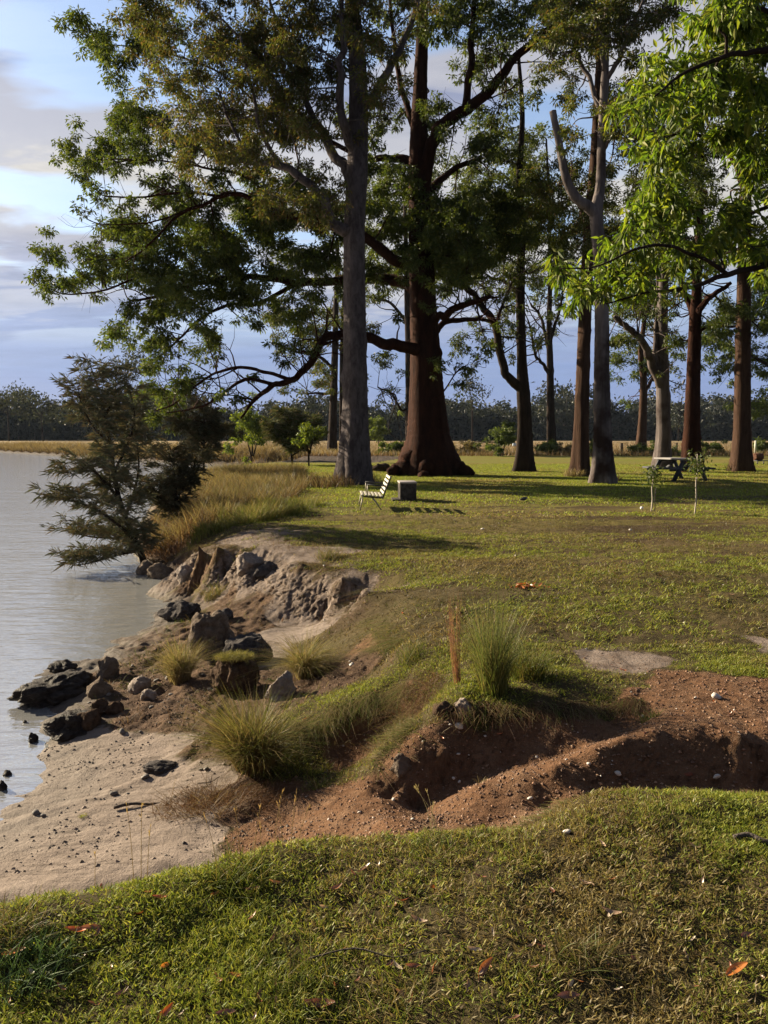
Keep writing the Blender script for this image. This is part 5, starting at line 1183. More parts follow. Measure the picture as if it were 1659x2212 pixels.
# dry grass across the paddock and the far bank
n_ = 60000
y = 66 + 120 * rng.random(n_) ** 1.6; x = (rng.random(n_) * 2 - 1) * y * .56
k = (bil(SG, x, y) > .2) & ((bil(SG, x, y) < 9) | (rng.random(n_) < .55)); x, y = x[k], y[k]; n_ = len(x)
C = pick([(.23, .18, .105), (.19, .15, .08), (.18, .155, .075)], n_, .3)
b.blades(np.stack((x, y, HT(x, y) - .03), 1), rng.random(n_) * 6.283, .4 * rng.random(n_), .35 + .5 * rng.random(n_), .05, .3, C, 2, pick(GR_, n_, .3), rng.random(n_) * 6.283)
for (ax, ay), (bx, by), nn in (((-8.4, 66), (-16.6, 72), 1500), ((-16.6, 72), (-25, 82), 2000), ((-25, 82), (-43, 103), 3500), ((-43, 103), (-63, 127), 3500), ((-63, 127), (-115, 175), 4000)):
    t_ = rng.random(nn); o_ = .1 + 3.2 * rng.random(nn) ** 1.3
    L_ = math.hypot(bx - ax, by - ay)
    x = ax + (bx - ax) * t_ + (by - ay) / L_ * o_; y = ay + (by - ay) * t_ - (bx - ax) / L_ * o_
    k = bil(SG, x, y) < -.05
    x[k] -= 2 * (by - ay) / L_ * o_[k]; y[k] += 2 * (bx - ax) / L_ * o_[k]
    C = pick([(.22, .175, .09), (.19, .15, .075), (.17, .12, .06)], nn, .3)
    b.blades(np.stack((x, y, HT(x, y) - .05), 1), rng.random(nn) * 6.283, .5 * rng.random(nn), .7 + .8 * rng.random(nn), .06, .3, C, 2, pick([(.07, .042, .03), (.05, .035, .025)], nn, .3), rng.random(nn) * 6.283)
tag(b.build("paddock_grass", GRASSM, smooth=False), "dry tan grass of the paddock and far river bank", "grass", None, 'stuff')
# grass skirts at tree feet
for u, v, h, rd, n_t, lab, cs, d in ((785, 1042, .55, 1.3, 420, "long golden grass around the foot of the smooth grey trunk", GS + GB, 0), (1240, 1030, .45, .9, 260, "straw grass at the foot of the straight brown trunk behind the pale one", GS, 0), (1586, 1018, .7, .7, 240, "tall yellow grass at the foot of the brown trunk near the drum", GS + GB, 0),
                                (1325, 1040, .5, .5, 120, "reddish grass sprigs at the foot of the pale peeling trunk", GR_ + GS, 0), (700, 1052, .6, 1.6, 500, "rust brown grass bank left of the smooth grey trunk", GR_ + GS, 0)):
    p = P(u, v, 0); p[2] = float(HT(p[0], p[1]))
    tussock("long_grass", lab, p, h, rd, n_t, cs, (.0, .5), (.1, .6), .018, None, "long grass at the tree feet", None, "grass tussock", segs=3)

b = MB()                                    # straw, dead stems and scraps of turf strewn over the broken slope
n_ = 26000
y = 5.2 + 8.2 * rng.random(n_); x = -3.6 + 4.6 * rng.random(n_)
k = (bil(GRASS, x, y) < .6) & (HT(x, y) > -.80) & (bil(SAND, x, y) < .5) & (fbm(x, y, .4, 3, 801) + .3 * (rng.random(n_) - .5) > .0)
x, y = x[k], y[k]; n_ = len(x)
C = np.where((fbm(x, y, .7, 3, 811) > .12)[:, None], pick(GB + [(.13, .15, .03)], n_, .3), pick(GS + GR_ + GR_, n_, .3))
b.blades(np.stack((x, y, HT(x, y) - .004), 1), rng.random(n_) * 6.283, .3 + 1.1 * rng.random(n_), .05 + .09 * rng.random(n_), .0045, .7 * rng.random(n_), C, 3, C * .6, rng.random(n_) * 6.283)
tag(b.build("dry_grass_litter", GRASSM, smooth=False), "dead straw and scraps of turf strewn over the broken bank slope", "grass", None, 'stuff')
# dead grass, roots and sods hanging over the raw edges of the bank
b = MB()
def fringe(line, n, h, out=.12, cols=None, z=0.0):
    w = np.array([onG(u, v, z) for u, v in line]); f = rng.random(n) * (len(w) - 1)
    p = np.stack([np.interp(f, np.arange(len(w)), w[:, a]) for a in range(3)], 1)
    tx = np.interp(f, np.arange(len(w) - 1) + .5, np.diff(w[:, 0])); ty = np.interp(f, np.arange(len(w) - 1) + .5, np.diff(w[:, 1]))
    nrm = np.stack((ty, -tx), 1) / (np.hypot(tx, ty)[:, None] + 1e-9)
    side = np.sign(HT(p[:, 0] - nrm[:, 0] * .25, p[:, 1] - nrm[:, 1] * .25) - HT(p[:, 0] + nrm[:, 0] * .25, p[:, 1] + nrm[:, 1] * .25))
    nrm *= np.where(side == 0, 1, side)[:, None]
    p[:, :2] += nrm * (out * (rng.random(n) - .6))[:, None]
    p[:, 2] = HT(p[:, 0], p[:, 1])
    az = np.arctan2(nrm[:, 1], nrm[:, 0]) + .6 * rng.normal(size=n)
    C = pick(cols or (GS + GR_ + GB[:1]), n, .3)
    b.blades(p, az, .8 + .5 * rng.random(n), h * (.4 + .8 * rng.random(n)), .0045, .6 + 1.6 * rng.random(n), C, 3, C * .7, rng.random(n) * 6.283)
fringe([(650, 1214), (700, 1221), (740, 1239), (792, 1273)], 900, .16)
fringe([(428, 1174), (470, 1180), (522, 1186)], 700, .20)
fringe([(960, 1530), (1050, 1532), (1150, 1532), (1250, 1526), (1330, 1520), (1390, 1516)], 1600, .09)
fringe([(640, 1562), (720, 1532), (800, 1502), (880, 1480)], 1500, .12, .12, GB + GS, -.4)
fringe([(800, 1340), (840, 1362), (870, 1392), (800, 1397)], 900, .12, .2, GB + GS, -.15)
fringe([(905, 1562), (862, 1602), (805, 1650)], 700, .09, .12, GB + GS, -.25)
fringe([(600, 1822), (720, 1808), (830, 1797), (930, 1788), (1050, 1783), (1180, 1760), (1290, 1705), (1500, 1705), (1659, 1712)], 2600, .05, .08, GB + GS)
tag(b.build("overhanging_grass", GRASSM, smooth=False), "dead grass and roots hanging over the broken edges of the bank", "grass", None, 'stuff')
# ------------------------------------------------------------------ rocks and clods
ROCK_BROWN = bark_mat("brown_rock", (.10, .075, .058), (.20, .16, .13), 7, .9, 1.0)
ROCK_DARK = bark_mat("dark_rock", (.045, .040, .040), (.11, .098, .095), 8, .9, 1.0)
ROCK_WET = bark_mat("wet_dark_rock", (.022, .018, .017), (.06, .05, .045), 8, .9, 1.0, None, .45)
ROCK_CLAY = bark_mat("clay_rock", (.20, .16, .135), (.34, .29, .26), 8, .9, 1.0)
EARTH = bark_mat("earth_clod", (.05, .032, .022), (.12, .08, .055), 9, .9, 1.0)
from mathutils import noise as mnoise
def rock(name, label, base, dims, mat, seed, ang=.5, sub=4, rz=0.0, group=None, cat="rock", sink=.18, rough=.10):
    bm = bmesh.new()
    bmesh.ops.create_icosphere(bm, subdivisions=sub, radius=1.0)
    rr = random.Random(seed)
    pl = []
    for _ in range(11):
        d = Vector((rr.gauss(0, 1), rr.gauss(0, 1), rr.gauss(0, 1))).normalized()
        pl.append((d, .62 + .3 * rr.random()))
    off = Vector((seed * 3.7, seed * 1.3, seed * .7))
    for v in bm.verts:
        p = v.co.copy()
        for d, k in pl:
            e = p.dot(d) - k
            if e > 0: p -= d * e * ang * 1.6 if ang < .6 else d * e
        f = 1 + rough * 1.6 * mnoise.fractal(p * 1.6 + off, 1.0, 2.0, 5) + rough * .5 * mnoise.noise(p * 7 + off)
        p *= f
        v.co = Vector((p.x * dims[0] / 2, p.y * dims[1] / 2, (p.z + 1 - sink * 2) * dims[2] / (2 - sink * 2)))
    me = bpy.data.meshes.new(name); bm.to_mesh(me); bm.free()
    for f in me.polygons: f.use_smooth = ang < .3 or sub > 3
    me.materials.append(mat)
    o = bpy.data.objects.new(name, me); scene.collection.objects.link(o)
    o.location = tuple(float(q) for q in base); o.rotation_euler = (0, 0, rz)
    return tag(o, label, cat, group)
RK = "rocks along the eroded shore"
def rk(label, u, v, z, wpx, hpx, mat, seed, ang=.6, depth=1.0, name="rock", cat="rock", rz=.0, rough=.16, water=False):
    p = P(u, v, WATER) if water else onG(u, v, z)
    s_ = p[1] / F
    w, h = wpx * s_, hpx * s_ * 1.05
    q = p + np.array((0, w * depth * .35, -.02))
    if not water: q[2] = min(q[2], float(HT(q[0], q[1]))) - .10 * h; h *= 1.12
    else: q[2] = WATER - .03; h += .03
    rock(name, label, q, (w, w * depth, h), mat, seed, ang, 5 if wpx > 70 else 4, rz, RK, cat, .15, rough)
rk("large angular brown boulder, lit on its right half, beside the hanging tussock", 452, 1418, -.62, 104, 98, ROCK_BROWN, 3, .75, .8, "boulder", "boulder", .3)
rk("broad dark grey boulder with a rounded top behind the grass capped block", 532, 1440, -.58, 124, 72, ROCK_DARK, 5, .5, .7, "boulder", "boulder", .1)
rk("dark earth block with a thick cap of yellow green grass", 505, 1500, -.62, 112, 88, EARTH, 8, .6, .7, "earth_block", "earth block", .2)
rk("pale grey rock half buried under the straw arching tussock", 605, 1520, -.56, 78, 62, ROCK_CLAY, 9, .7, .7)
rk("flat dark slab at the water below the tall clay bluff", 386, 1340, -.78, 92, 42, ROCK_DARK, 11, .6, .8)
rk("round grey boulder at the water, nearest the she-oak trunk", 312, 1248, -.88, 40, 34, ROCK_BROWN, 12, .2, 1.0)
rk("round brown grey boulder in the water right of the one by the she-oak", 344, 1256, -.88, 58, 38, ROCK_BROWN, 14, .2, .8)
rk("grey boulder tucked against the foot of the tall clay bluff", 398, 1262, -.85, 44, 36, ROCK_CLAY, 15, .5, 1.0)
rk("long black wet rock shelf reaching out into the river", 100, 1526, -.9, 125, 58, ROCK_WET, 21, .4, 1.6, "rock_shelf", "rock", -.6, .2)
rk("dark hump of rock at the tip of the wet shelf", 128, 1452, -.9, 56, 26, ROCK_WET, 22, .4, 1.0, "rock", "rock", 0, .2)
rk("low dark ribbed rock shelf where the sand meets the river", 142, 1596, -.9, 125, 50, ROCK_WET, 23, .4, .9, "rock_shelf", "rock", .2, .2)
rk("angular grey stone standing on the brown mud above the wet shelf", 228, 1468, -.82, 50, 46, ROCK_BROWN, 24, .8, .9)
rk("brown grey stone beside the angular one on the mud", 208, 1508, -.82, 56, 48, ROCK_BROWN, 25, .7, .9)
rk("small black clod between the two wet rock shelves", 118, 1524, -.88, 34, 28, ROCK_WET, 26, .6, 1.0)
rk("jagged dark brown clod at the edge of the sand", 186, 1578, -.84, 52, 50, EARTH, 27, .85, .9, "clod", "clod")
rk("black clod above the jagged brown one", 212, 1546, -.82, 40, 36, EARTH, 28, .7, 1.0, "clod", "clod")
rk("dark crumbling clod on the mud slope", 242, 1545, -.8, 44, 34, EARTH, 29, .8, 1.0, "clod", "clod")
rk("pale clod among the rubble below the hanging tussock", 296, 1498, -.76, 48, 40, ROCK_CLAY, 30, .7, 1.0, "clod", "clod")
rk("pale grey clod just right of the other pale rubble", 318, 1512, -.74, 34, 26, ROCK_CLAY, 31, .7, 1.0, "clod", "clod")
rk("small dark rock standing alone in the shallows", 68, 1604, -.9, 26, 18, ROCK_WET, 32, .6, 1.0, water=True)
rk("tiny dark stone in the shallows beyond the lone small rock", 52, 1562, -.9, 10, 5, ROCK_WET, 33, .5, 1.0, water=True)
rk("tiny black stone beside the wet shelf tip", 86, 1530, -.9, 9, 7, ROCK_WET, 37, .5, 1.0, water=True)
rk("small dark stone in the water at the left edge", 12, 1676, -.9, 20, 9, ROCK_WET, 34, .5, 1.0, water=True)
rk("dark rock cut by the left edge beside the sand", 2, 1708, -.9, 22, 18, ROCK_WET, 35, .6, 1.0, water=True)
rk("little black pebble on the wet sand", 110, 1617, -.89, 9, 6, ROCK_WET, 36, .4, 1.0)
rk("lump of grey clay on the bare slope, below the bluff top", 534, 1252, -.42, 66, 46, ROCK_CLAY, 41, .5, .9, "clay_lump", "clay lump", 0, .2)
rk("dark overhanging clay lump near the top of the bare slope", 575, 1228, -.2, 64, 28, ROCK_DARK, 42, .5, .9, "clay_lump", "clay lump", 0, .2)
rk("dark stone at the foot of the bare clay slope", 488, 1342, -.66, 36, 26, ROCK_DARK, 43, .6, 1.0)
rk("brown lump of hard earth on the gravel spur", 868, 1672, -.36, 50, 44, ROCK_BROWN, 44, .6, .9, "earth_lump", "earth lump")
rk("dark earth block under the rust red grass plume", 960, 1550, -.12, 52, 34, EARTH, 45, .4, .8, "earth_block", "earth block")
rk("pale clay block beside the dark one under the tall green tussock", 1004, 1542, -.08, 50, 34, ROCK_CLAY, 46, .4, .8, "earth_block", "earth block")
rk("grey stone lying in the driftline on the sand", 345, 1668, -.77, 90, 20, ROCK_DARK, 47, .4, .6)
rk("small red brown stone in the wall of the gully", 1492, 1676, -.2, 34, 14, bark_mat("red_stone", (.16, .06, .04), (.22, .09, .06), 8, .5, 1.0), 48, .6, .7)
b_ = onG(505, 1500, -.62); BLK = b_ + np.array((0, 112 * b_[1] / F * .25, 84 * b_[1] / F))
tussock("grass_tussock", "dense cap of yellow green grass on the dark earth block", np.array((BLK[0], BLK[1], BLK[2] - .03)), .085, .30, 2600, [(.15, .16, .03), (.18, .17, .04), (.12, .12, .03)], (.0, .8), (.2, 1.3), .0034, GS, G1, oval=.7, flat=True)

# rubble and pebbles
PEB = plain_mat("pale_pebble", (.50, .46, .42), (.32, .28, .25), .6, 20, .1)
PEBD = plain_mat("grey_pebble", (.13, .11, .10), (.07, .06, .055), .8, 20, .2)
def pebble_mesh(seed, mat):
    bm = bmesh.new(); bmesh.ops.create_icosphere(bm, subdivisions=2, radius=.5)
    rr = random.Random(seed); off = Vector((seed, seed * 2, 0))
    for v in bm.verts:
        f = 1 + .5 * mnoise.noise(v.co * 2.2 + off)
        v.co = Vector((v.co.x * f * 1.1, v.co.y * f * .85, v.co.z * f * .6))
    me = bpy.data.meshes.new("pebble"); bm.to_mesh(me); bm.free(); me.materials.append(mat)
    for p_ in me.polygons: p_.use_smooth = True
    return me
PM = [pebble_mesh(k, PEB) for k in range(4)]; PMD = [pebble_mesh(k + 9, PEBD) for k in range(4)]
def stone(label, p, s_, me, group):
    o = bpy.data.objects.new("pebble", me); scene.collection.objects.link(o)
    o.location = (float(p[0]), float(p[1]), float(p[2]) + s_ * .18); o.scale = (s_,) * 3; o.rotation_euler = (random.random() * .5, random.random() * .5, random.random() * 6)
    tag(o, label, "pebble", group)
for u, v, z, px, lab in ((1547, 1508, 0, 22, "largest white stone on the bare red earth"), (1145, 1726, -.3, 12, "round white pebble low on the gravel ridge"), (1272, 1651, -.08, 11, "white pebble on the brow of the gravel ridge"), (1335, 1672, -.16, 15, "bluish white stone in the gully wall"),
                         (992, 1560, -.08, 18, "flat white chip under the tall green tussock"), (990, 1628, -.24, 9, "white pebble on the gravel slope below the white chip"), (1388, 1548, -.05, 9, "white pebble by the little green tuft in the earth"), (1225, 1800, 0, 18, "cream stone on the lawn edge in front of the gully"), (1548, 1668, -.15, 16, "pale flake lying in the gully wall"),
                         (980, 1668, -.3, 8, "white pebble halfway down the gravel slope"), (760, 1438, -.33, 12, "white chip in the brown hollow above the mossy ridge"), (1042, 1144, 0, 7, "white speck of stone on the lawn above the hollow"), (1362, 1146, 0, 7, "pale stone on the lawn below the saplings")):
    p = onG(u, v, z); stone(lab, p, px * p[1] / F, random.choice(PM), "white stones")
for k in range(70):
    u, v = 620 + 1030 * random.random(), 1490 + 290 * random.random()
    p = onG(u, v, -.2)
    if bil(DIRT, p[0], p[1]) > .5: stone("small pale pebble scattered on the red earth of the gully", p, .008 + .016 * random.random() ** 2, random.choice(PM), "pale pebbles on the red earth")
for k in range(54):
    if k < 38: u, v = random.gauss(320, 80), random.gauss(1490, 55)
    else:
        f = random.random(); u = 60 + 400 * f; v = 1762 - 105 * f + random.gauss(0, 10)
    p = onG(u, v, -.7)
    if p[2] > -.88: stone("small dark lump of rubble on the sandy slope", p, .015 + .05 * random.random() ** 2.5, random.choice(PMD), "dark rubble on the sandy slope")
for k in range(26):
    u, v = random.random() * 1659, 1090 + 400 * random.random()
    p = onG(max(u, 700), v, 0)
    stone("tiny pale fleck of stone on the open lawn", p, .012 + .02 * random.random(), random.choice(PM), "pale flecks on the lawn")

# ------------------------------------------------------------------ fallen leaves
LEAFD = leaf_mat("fallen_leaf", .25, .06, .4, (1.2, .9, .5))
def leaf_mesh(seed, col, curl):
    rr = random.Random(seed)
    b = MB(); V = []; N = 9
    for i in range(N):
        t = i / (N - 1); w = .30 * math.sin(math.pi * min(1, t * .92 + .04)) ** .8
        zc_ = curl * (t - .5) ** 2 * 1.4
        for s_ in (-1, -.5, 0, .5, 1):
            V.append((t - .5, s_ * w * .5 + .06 * math.sin(t * 3 + seed), zc_ + abs(s_) * w * curl * .55 + .015 * rr.random()))
    Q = [(i * 5 + j, i * 5 + j + 1, i * 5 + j + 6, i * 5 + j + 5) for i in range(N - 1) for j in range(4)]
    C = np.array([col]) * (.75 + .5 * rng.random((len(V), 1)))
    b.add(V, None, Q, C)
    b.tube([(-.5, .06 * math.sin(seed), curl * .35), (-.62, 0, curl * .35 + .03)], [.008, .006], 4, tuple(q * .6 for q in col))
    o = b.build("fallen_leaf", LEAFD)
    me = o.data; bpy.data.objects.remove(o)
    return me
L_OR = [leaf_mesh(k, c, .3 + .25 * random.random()) for k, c in enumerate([(.50, .17, .03), (.42, .11, .025), (.55, .24, .05)])]
L_RD = [leaf_mesh(k + 5, c, .3 + .3 * random.random()) for k, c in enumerate([(.20, .075, .035), (.14, .055, .03), (.24, .10, .045)])]
L_TN = [leaf_mesh(k + 9, c, .3 + .3 * random.random()) for k, c in enumerate([(.30, .20, .13), (.22, .14, .09), (.38, .30, .22)])]
def fleaf(label, u, v, px, me, tilt=(0.1, 0.1), rz=None, group=None, z=0.0, lift=.012):
    p = onG(u, v, z)
    o = bpy.data.objects.new("fallen_leaf", me); scene.collection.objects.link(o)
    o.location = (float(p[0]), float(p[1]), float(p[2]) + lift); s_ = px * p[1] / F; o.scale = (s_,) * 3
    o.rotation_euler = (tilt[0], tilt[1], random.random() * 6.28 if rz is None else rz)
    tag(o, label, "leaf", group)
FG = "distinct fallen leaves on the near lawn"
for u, v, px, me, tilt, rz, lab in ((1590, 2104, 62, L_OR[0], (.45, -.35), .25, "largest bright orange leaf near the lower right corner"), (1044, 2100, 60, L_RD[2], (.9, -.5), .9, "russet leaf propped upright in the grass at the bottom"), (462, 1940, 30, L_OR[1], (.5, .2), 1.2, "red orange leaf below the bright green tuft"),
                                 (345, 1946, 32, L_OR[1], (.3, .1), .3, "orange leaf at the edge of the sand"), (320, 1934, 22, L_OR[2], (.2, .2), 1.0, "small yellow orange leaf beside the sand edge"), (594, 1912, 30, L_OR[2], (.4, .3), .4, "yellow orange leaf right of the bright green tuft"), (545, 1928, 32, L_RD[0], (.3, 0), .1, "dark red leaf just below the bright green tuft"),
                                 (165, 2018, 48, L_OR[1], (.3, .1), .2, "reddish leaf of a pair on the left of the lawn"), (196, 2012, 44, L_RD[2], (.6, .2), .5, "brown leaf touching the reddish one at the left"), (30, 2066, 52, L_OR[0], (.3, -.1), .3, "orange leaf by the bluish tuft at the left edge"), (355, 2092, 36, L_OR[2], (1.0, .2), 1.2, "orange leaf standing on edge left of centre"),
                                 (508, 2113, 30, L_OR[2], (.4, .1), .1, "pale orange leaf left of the yellow green tuft"), (358, 2196, 50, L_OR[1], (.5, -.6), .8, "rust leaf at the bottom edge, left of centre"), (487, 2198, 50, L_RD[1], (.3, .2), .4, "dark maroon leaf at the bottom edge"), (690, 2178, 70, L_RD[0], (.4, .1), -.1, "maroon leaf lying at the foot of the yellow green tuft"),
                                 (905, 1995, 40, L_TN[0], (.3, .1), -.3, "tan leaf in the middle of the near lawn"), (1225, 2162, 60, L_RD[1], (.4, .2), .3, "dark red leaf below the tan curled one"), (1230, 2132, 40, L_TN[2], (.7, .3), .9, "pale curled leaf above a dark red one"), (1320, 1978, 44, L_TN[0], (.2, .1), -.2, "tan leaf lying flat on the right of the near lawn"),
                                 (1025, 2058, 34, L_TN[2], (.4, .2), -.2, "pale tan leaf above the russet upright one"), (890, 2096, 40, L_RD[0], (.3, .3), .2, "maroon leaf left of the russet upright one"), (1610, 2030, 46, L_RD[1], (.3, .2), .6, "dark brown leaf above the largest orange leaf"), (560, 2165, 44, L_RD[0], (.4, .1), 1.7, "brownish red leaf in the shade at the bottom")):
    fleaf(lab, u, v, px, me, tilt, rz, FG)
for k in range(90):
    u, v = random.random() * 1659, 1800 + 412 * random.random() ** .8
    if v < 1960 - .35 * u + 0 and u < 500: continue
    fleaf("small dry brown leaf fallen in the short turf", u, v, 14 + 20 * random.random(), random.choice(L_RD + L_TN), (random.gauss(0, .4), random.gauss(0, .4)), None, "small dry leaves in the turf")
for k in range(40):
    u, v = 600 + 1050 * random.random(), 1180 + 420 * random.random()
    fleaf("small leaf fallen on the lawn beyond the gully", u, v, 8 + 8 * random.random(), random.choice(L_OR[1:2] + L_RD + L_TN), (random.gauss(0, .4), random.gauss(0, .4)), None, "small leaves beyond the gully", z=-.05)
b = MB(); c0 = onG(1134, 1270, 0)
for k in range(46):
    p = c0 + np.array((random.gauss(0, .085), random.gauss(0, .06), .012 + .02 * random.random()))
    b.leaves(p[None], np.array([[random.gauss(0, 1), random.gauss(0, 1), random.gauss(0, .3)]]), .07, .03, pick([(.34, .14, .04), (.28, .10, .03), (.22, .09, .04)], 1)[0], .3, .05)
tag(b.build("leaf_heap", LEAFD, None, c0, smooth=False), "fallen twig of dried orange leaves lying in the middle of the lawn", "dry leaves")

# sticks
WOODG = bark_mat("grey_stick", (.05, .042, .038), (.12, .10, .09), 12, .6, .5)
b = MB(); p = onG(1618, 1820, 0)
q = catmull([p + np.array(((-34) * p[1] / F, .0, .022)), p + (0, .01, .03), p + np.array((30 * p[1] / F, -.03, .02)), p + np.array((60 * p[1] / F, -.02, .015))], 4)
b.tube(q, np.full(len(q), .011), 8, rough=.2)
tag(b.build("stick", WOODG, None, p), "dark broken stick lying on the lawn at the right edge", "stick")
b = MB(); p = onG(830, 2080, 0)
q = catmull([p + (-.25, 0, .015), p + (-.1, .03, .03), p + (.03, .0, .02), p + (.14, .02, .03)], 4); b.tube(q, np.linspace(.0032, .002, len(q)), 5)
tag(b.build("stick", WOODG, None, p), "thin dark twig in the grass near the bottom", "stick")
b = MB(); p = onG(455, 1695, -.7)
q = catmull([p + (-.09, 0, .01), p + (0, 0, .02), p + (.06, .02, .05)], 4); b.tube(q, np.linspace(.004, .0025, len(q)), 5); b.tube([p + (0, 0, .02), p + (.01, .01, .07)], [.003, .002], 4)
tag(b.build("stick", WOODG, None, p), "forked twig lying on the pale sand", "stick")
b = MB(); p = onG(300, 1742, -.78)
q = catmull([p + (-.16, -.03, .008), p + (-.05, 0, .02), p + (.06, .01, .012), p + (.2, .03, .012)], 4); b.tube(q, np.linspace(.012, .006, len(q)), 6, rough=.3)
tag(b.build("stick", WOODG, None, p), "dark driftwood stick in the driftline on the sand", "stick")

# ------------------------------------------------------------------ bench
SLAT = plain_mat("cream_slats", (.34, .315, .265), (.26, .235, .195), .55, 6, .1, 0, (1, .1, 1))
STEEL = plain_mat("grey_steel_tube", (.30, .27, .23), (.20, .17, .14), .5, 20, .1, .3)
DARKS = plain_mat("dark_steel", (.03, .03, .032), (.015, .015, .016), .5, 20, .1, .2)
bp = P(806, 1098, 0); bp[2] = float(HT(bp[0], bp[1]))
BR = R(3.5)
t = thing("park_bench", "slatted cream park bench seen end on, facing the river", "bench", bp, None, BR)
Lb = 1.25
st = MB()
for k in range(6):
    x = -.27 + k * .088; z = .36 - k * .008
    m_ = MB(); m_.box((x, 0, z), (.060, Lb, .03), 0, bev=.006); m_.build("seat_slat", SLAT, t)
for k in range(5):
    x = .225 + k * .036; z = .40 + k * .089
    m_ = MB(); m_.box((x, 0, z), (.03, Lb, .060), 0, ry=R(-68) + R(90), bev=.006); m_.build("back_slat", SLAT, t)
for s_ in (-1, 1):
    y = s_ * (Lb / 2 - .08)
    m_ = MB(); m_.bar((-.29, y, .325), (.22, y, .285), .035, .03); m_.bar((.20, y, .29), (.40, y, .80), .03, .035); m_.build("side_frame", DARKS, t)
    m_ = MB(); m_.tube([(-.27, y, .32), (-.33, y, 0)], [.014, .014], 8); m_.build("front_leg", STEEL, t)
    m_ = MB(); m_.tube([(-.06, y, .31), (.17, y, 0)], [.014, .014], 8); m_.build("rear_leg", STEEL, t)
    m_ = MB(); m_.bar((-.17, y, .60), (.30, y, .565), .05, .03); m_.build("armrest", DARKS, t)
    m_ = MB(); m_.tube([(-.155, y, .345), (-.155, y, .60)], [.012, .012], 8); m_.build("arm_post", STEEL, t)
# ------------------------------------------------------------------ concrete barbecue block
CONC = bark_mat("dark_concrete", (.035, .031, .03), (.11, .098, .09), 5, .6, 1.0, (.02, .018, .017))  # dark concrete with random blackish blotches
bq = P(882, 1083, 0); bq[2] = float(HT(bq[0], bq[1]))
t = thing("barbecue_block", "squat dark concrete barbecue block on a low slab behind the bench", "barbecue", bq, None, R(3))
m_ = MB(); m_.box((0, .42, .24), (.44, .84, .48), bev=.015); m_.build("block", CONC, t)
m_ = MB(); m_.box((0, .42, .495), (.47, .88, .05), bev=.01); m_.build("hotplate", plain_mat("worn_steel_top", (.30, .27, .26), (.2, .18, .17), .5, 8, .2), t)
m_ = MB(); m_.box((-.28, .3, .03), (.30, .7, .06), bev=.01); m_.build("base_slab", CONC, t)
# ------------------------------------------------------------------ picnic table
TIM = plain_mat("weathered_dark_timber", (.04, .042, .052), (.022, .023, .03), .7, 5, .25, 0, (1, .15, 1))
TIMT = plain_mat("weathered_grey_top", (.20, .185, .18), (.13, .12, .12), .65, 5, .25, 0, (.15, 1, 1))
tp = P(1464, 1038, 0); tp[2] = float(HT(tp[0], tp[1]))
t = thing("picnic_table", "weathered A-frame picnic table on the lawn between the slim saplings", "picnic table", tp, None, R(107))
t.scale = (1.13, 1.13, 1.13)
for k in range(5):
    m_ = MB(); m_.box((0, -.29 + k * .145, .75), (1.75, .139, .055), bev=.005); m_.build("tabletop_plank", TIMT, t)
for s_ in (-1, 1):
    for k in range(2):
        m_ = MB(); m_.box((0, s_ * (.62 + .14 * k), .44), (1.75, .138, .06), bev=.005); m_.build("seat_plank", TIM, t)
    x = s_ * .62
    for q in (-1, 1):
        m_ = MB(); m_.bar((x, q * .26, .73), (x, q * .66, 0), .06, .13); m_.build("leg", TIM, t)
    m_ = MB(); m_.bar((x + .047, -.78, .40), (x + .047, .78, .40), .04, .10); m_.build("seat_bearer", TIM, t)
    m_ = MB(); m_.bar((x + .047, -.36, .70), (x + .047, .36, .70), .04, .07); m_.build("top_bearer", TIM, t)
    m_ = MB(); m_.bar((x, 0, .42), (s_ * .12, 0, .71), .04, .08); m_.build("brace", TIM, t)
# ------------------------------------------------------------------ saplings
PALE = plain_mat("pale_sapling_bark", (.42, .37, .30), (.28, .23, .18), .7, 30, .2)
def sapling(label, u, v, top, wpx, cols, stake, seed, n=260):
    p = P(u, v, 0); p[2] = float(HT(p[0], p[1])); s_ = p[1] / F; h = (v - top) * s_
    t = thing("sapling", label, "sapling", p)
    m_ = MB(); q = catmull([p - (0, 0, .02), p + (.015, 0, h * .25), p + (-.005, 0, h * .5), p + (.02, 0, h * .72), p + (.0, 0, h * .95)], 4)
    m_.tube(q, np.linspace(.020, .008, len(q)), 7, rough=.15)
    for k in range(7):
        a = rng.random() * 6.28; z = h * (.55 + .35 * rng.random()); e = np.array((math.cos(a), math.sin(a), .9)) * wpx * s_ * .3
        m_.tube([p + (0.01, 0, z), p + (0, 0, z) + e], [.006, .003], 4, cap=False)
    m_.build("trunk", PALE, t, p)
    l_ = MB(); pos = p + np.stack((rng.normal(size=n) * wpx * s_ * .26, rng.normal(size=n) * wpx * s_ * .26, h * (.78 + .10 * rng.normal(size=n)).clip(.55, 1.0)), 1)
    l_.leaves(pos, rng.normal(size=(n, 3)) + (0, 0, -.5), .075, .032, pick(cols, n, .3), .2, .1, 4)
    l_.build("crown", LEAF, t, p, smooth=False)
    if stake:
        m_ = MB(); m_.tube([p + (.08, 0, -.02), p + (.075, 0, h * .5)], [.009, .009], 6); m_.build("stake", WOODG, t, p)
    return p
ps = sapling("shorter staked sapling with a small bushy head on bare brown soil", 1407, 1104, 1004, 40, G_MID + [(.10, .11, .05)], True, 1)
sapling("taller sapling with a pale thin stem crossing the picnic table end", 1501, 1110, 972, 42, G_MID + [(.12, .12, .05)], False, 2, 300)
p = P(1386, 1101, 0); p[2] = float(HT(p[0], p[1]))
o = rock("ball", "small white ball lying on the grass beside the staked sapling", p, (.075, .075, .075), plain_mat("white_ball", (.75, .75, .75), (.65, .65, .65), .5), 1, 0.0, 3, 0, None, "ball", 0.02, 0.004)
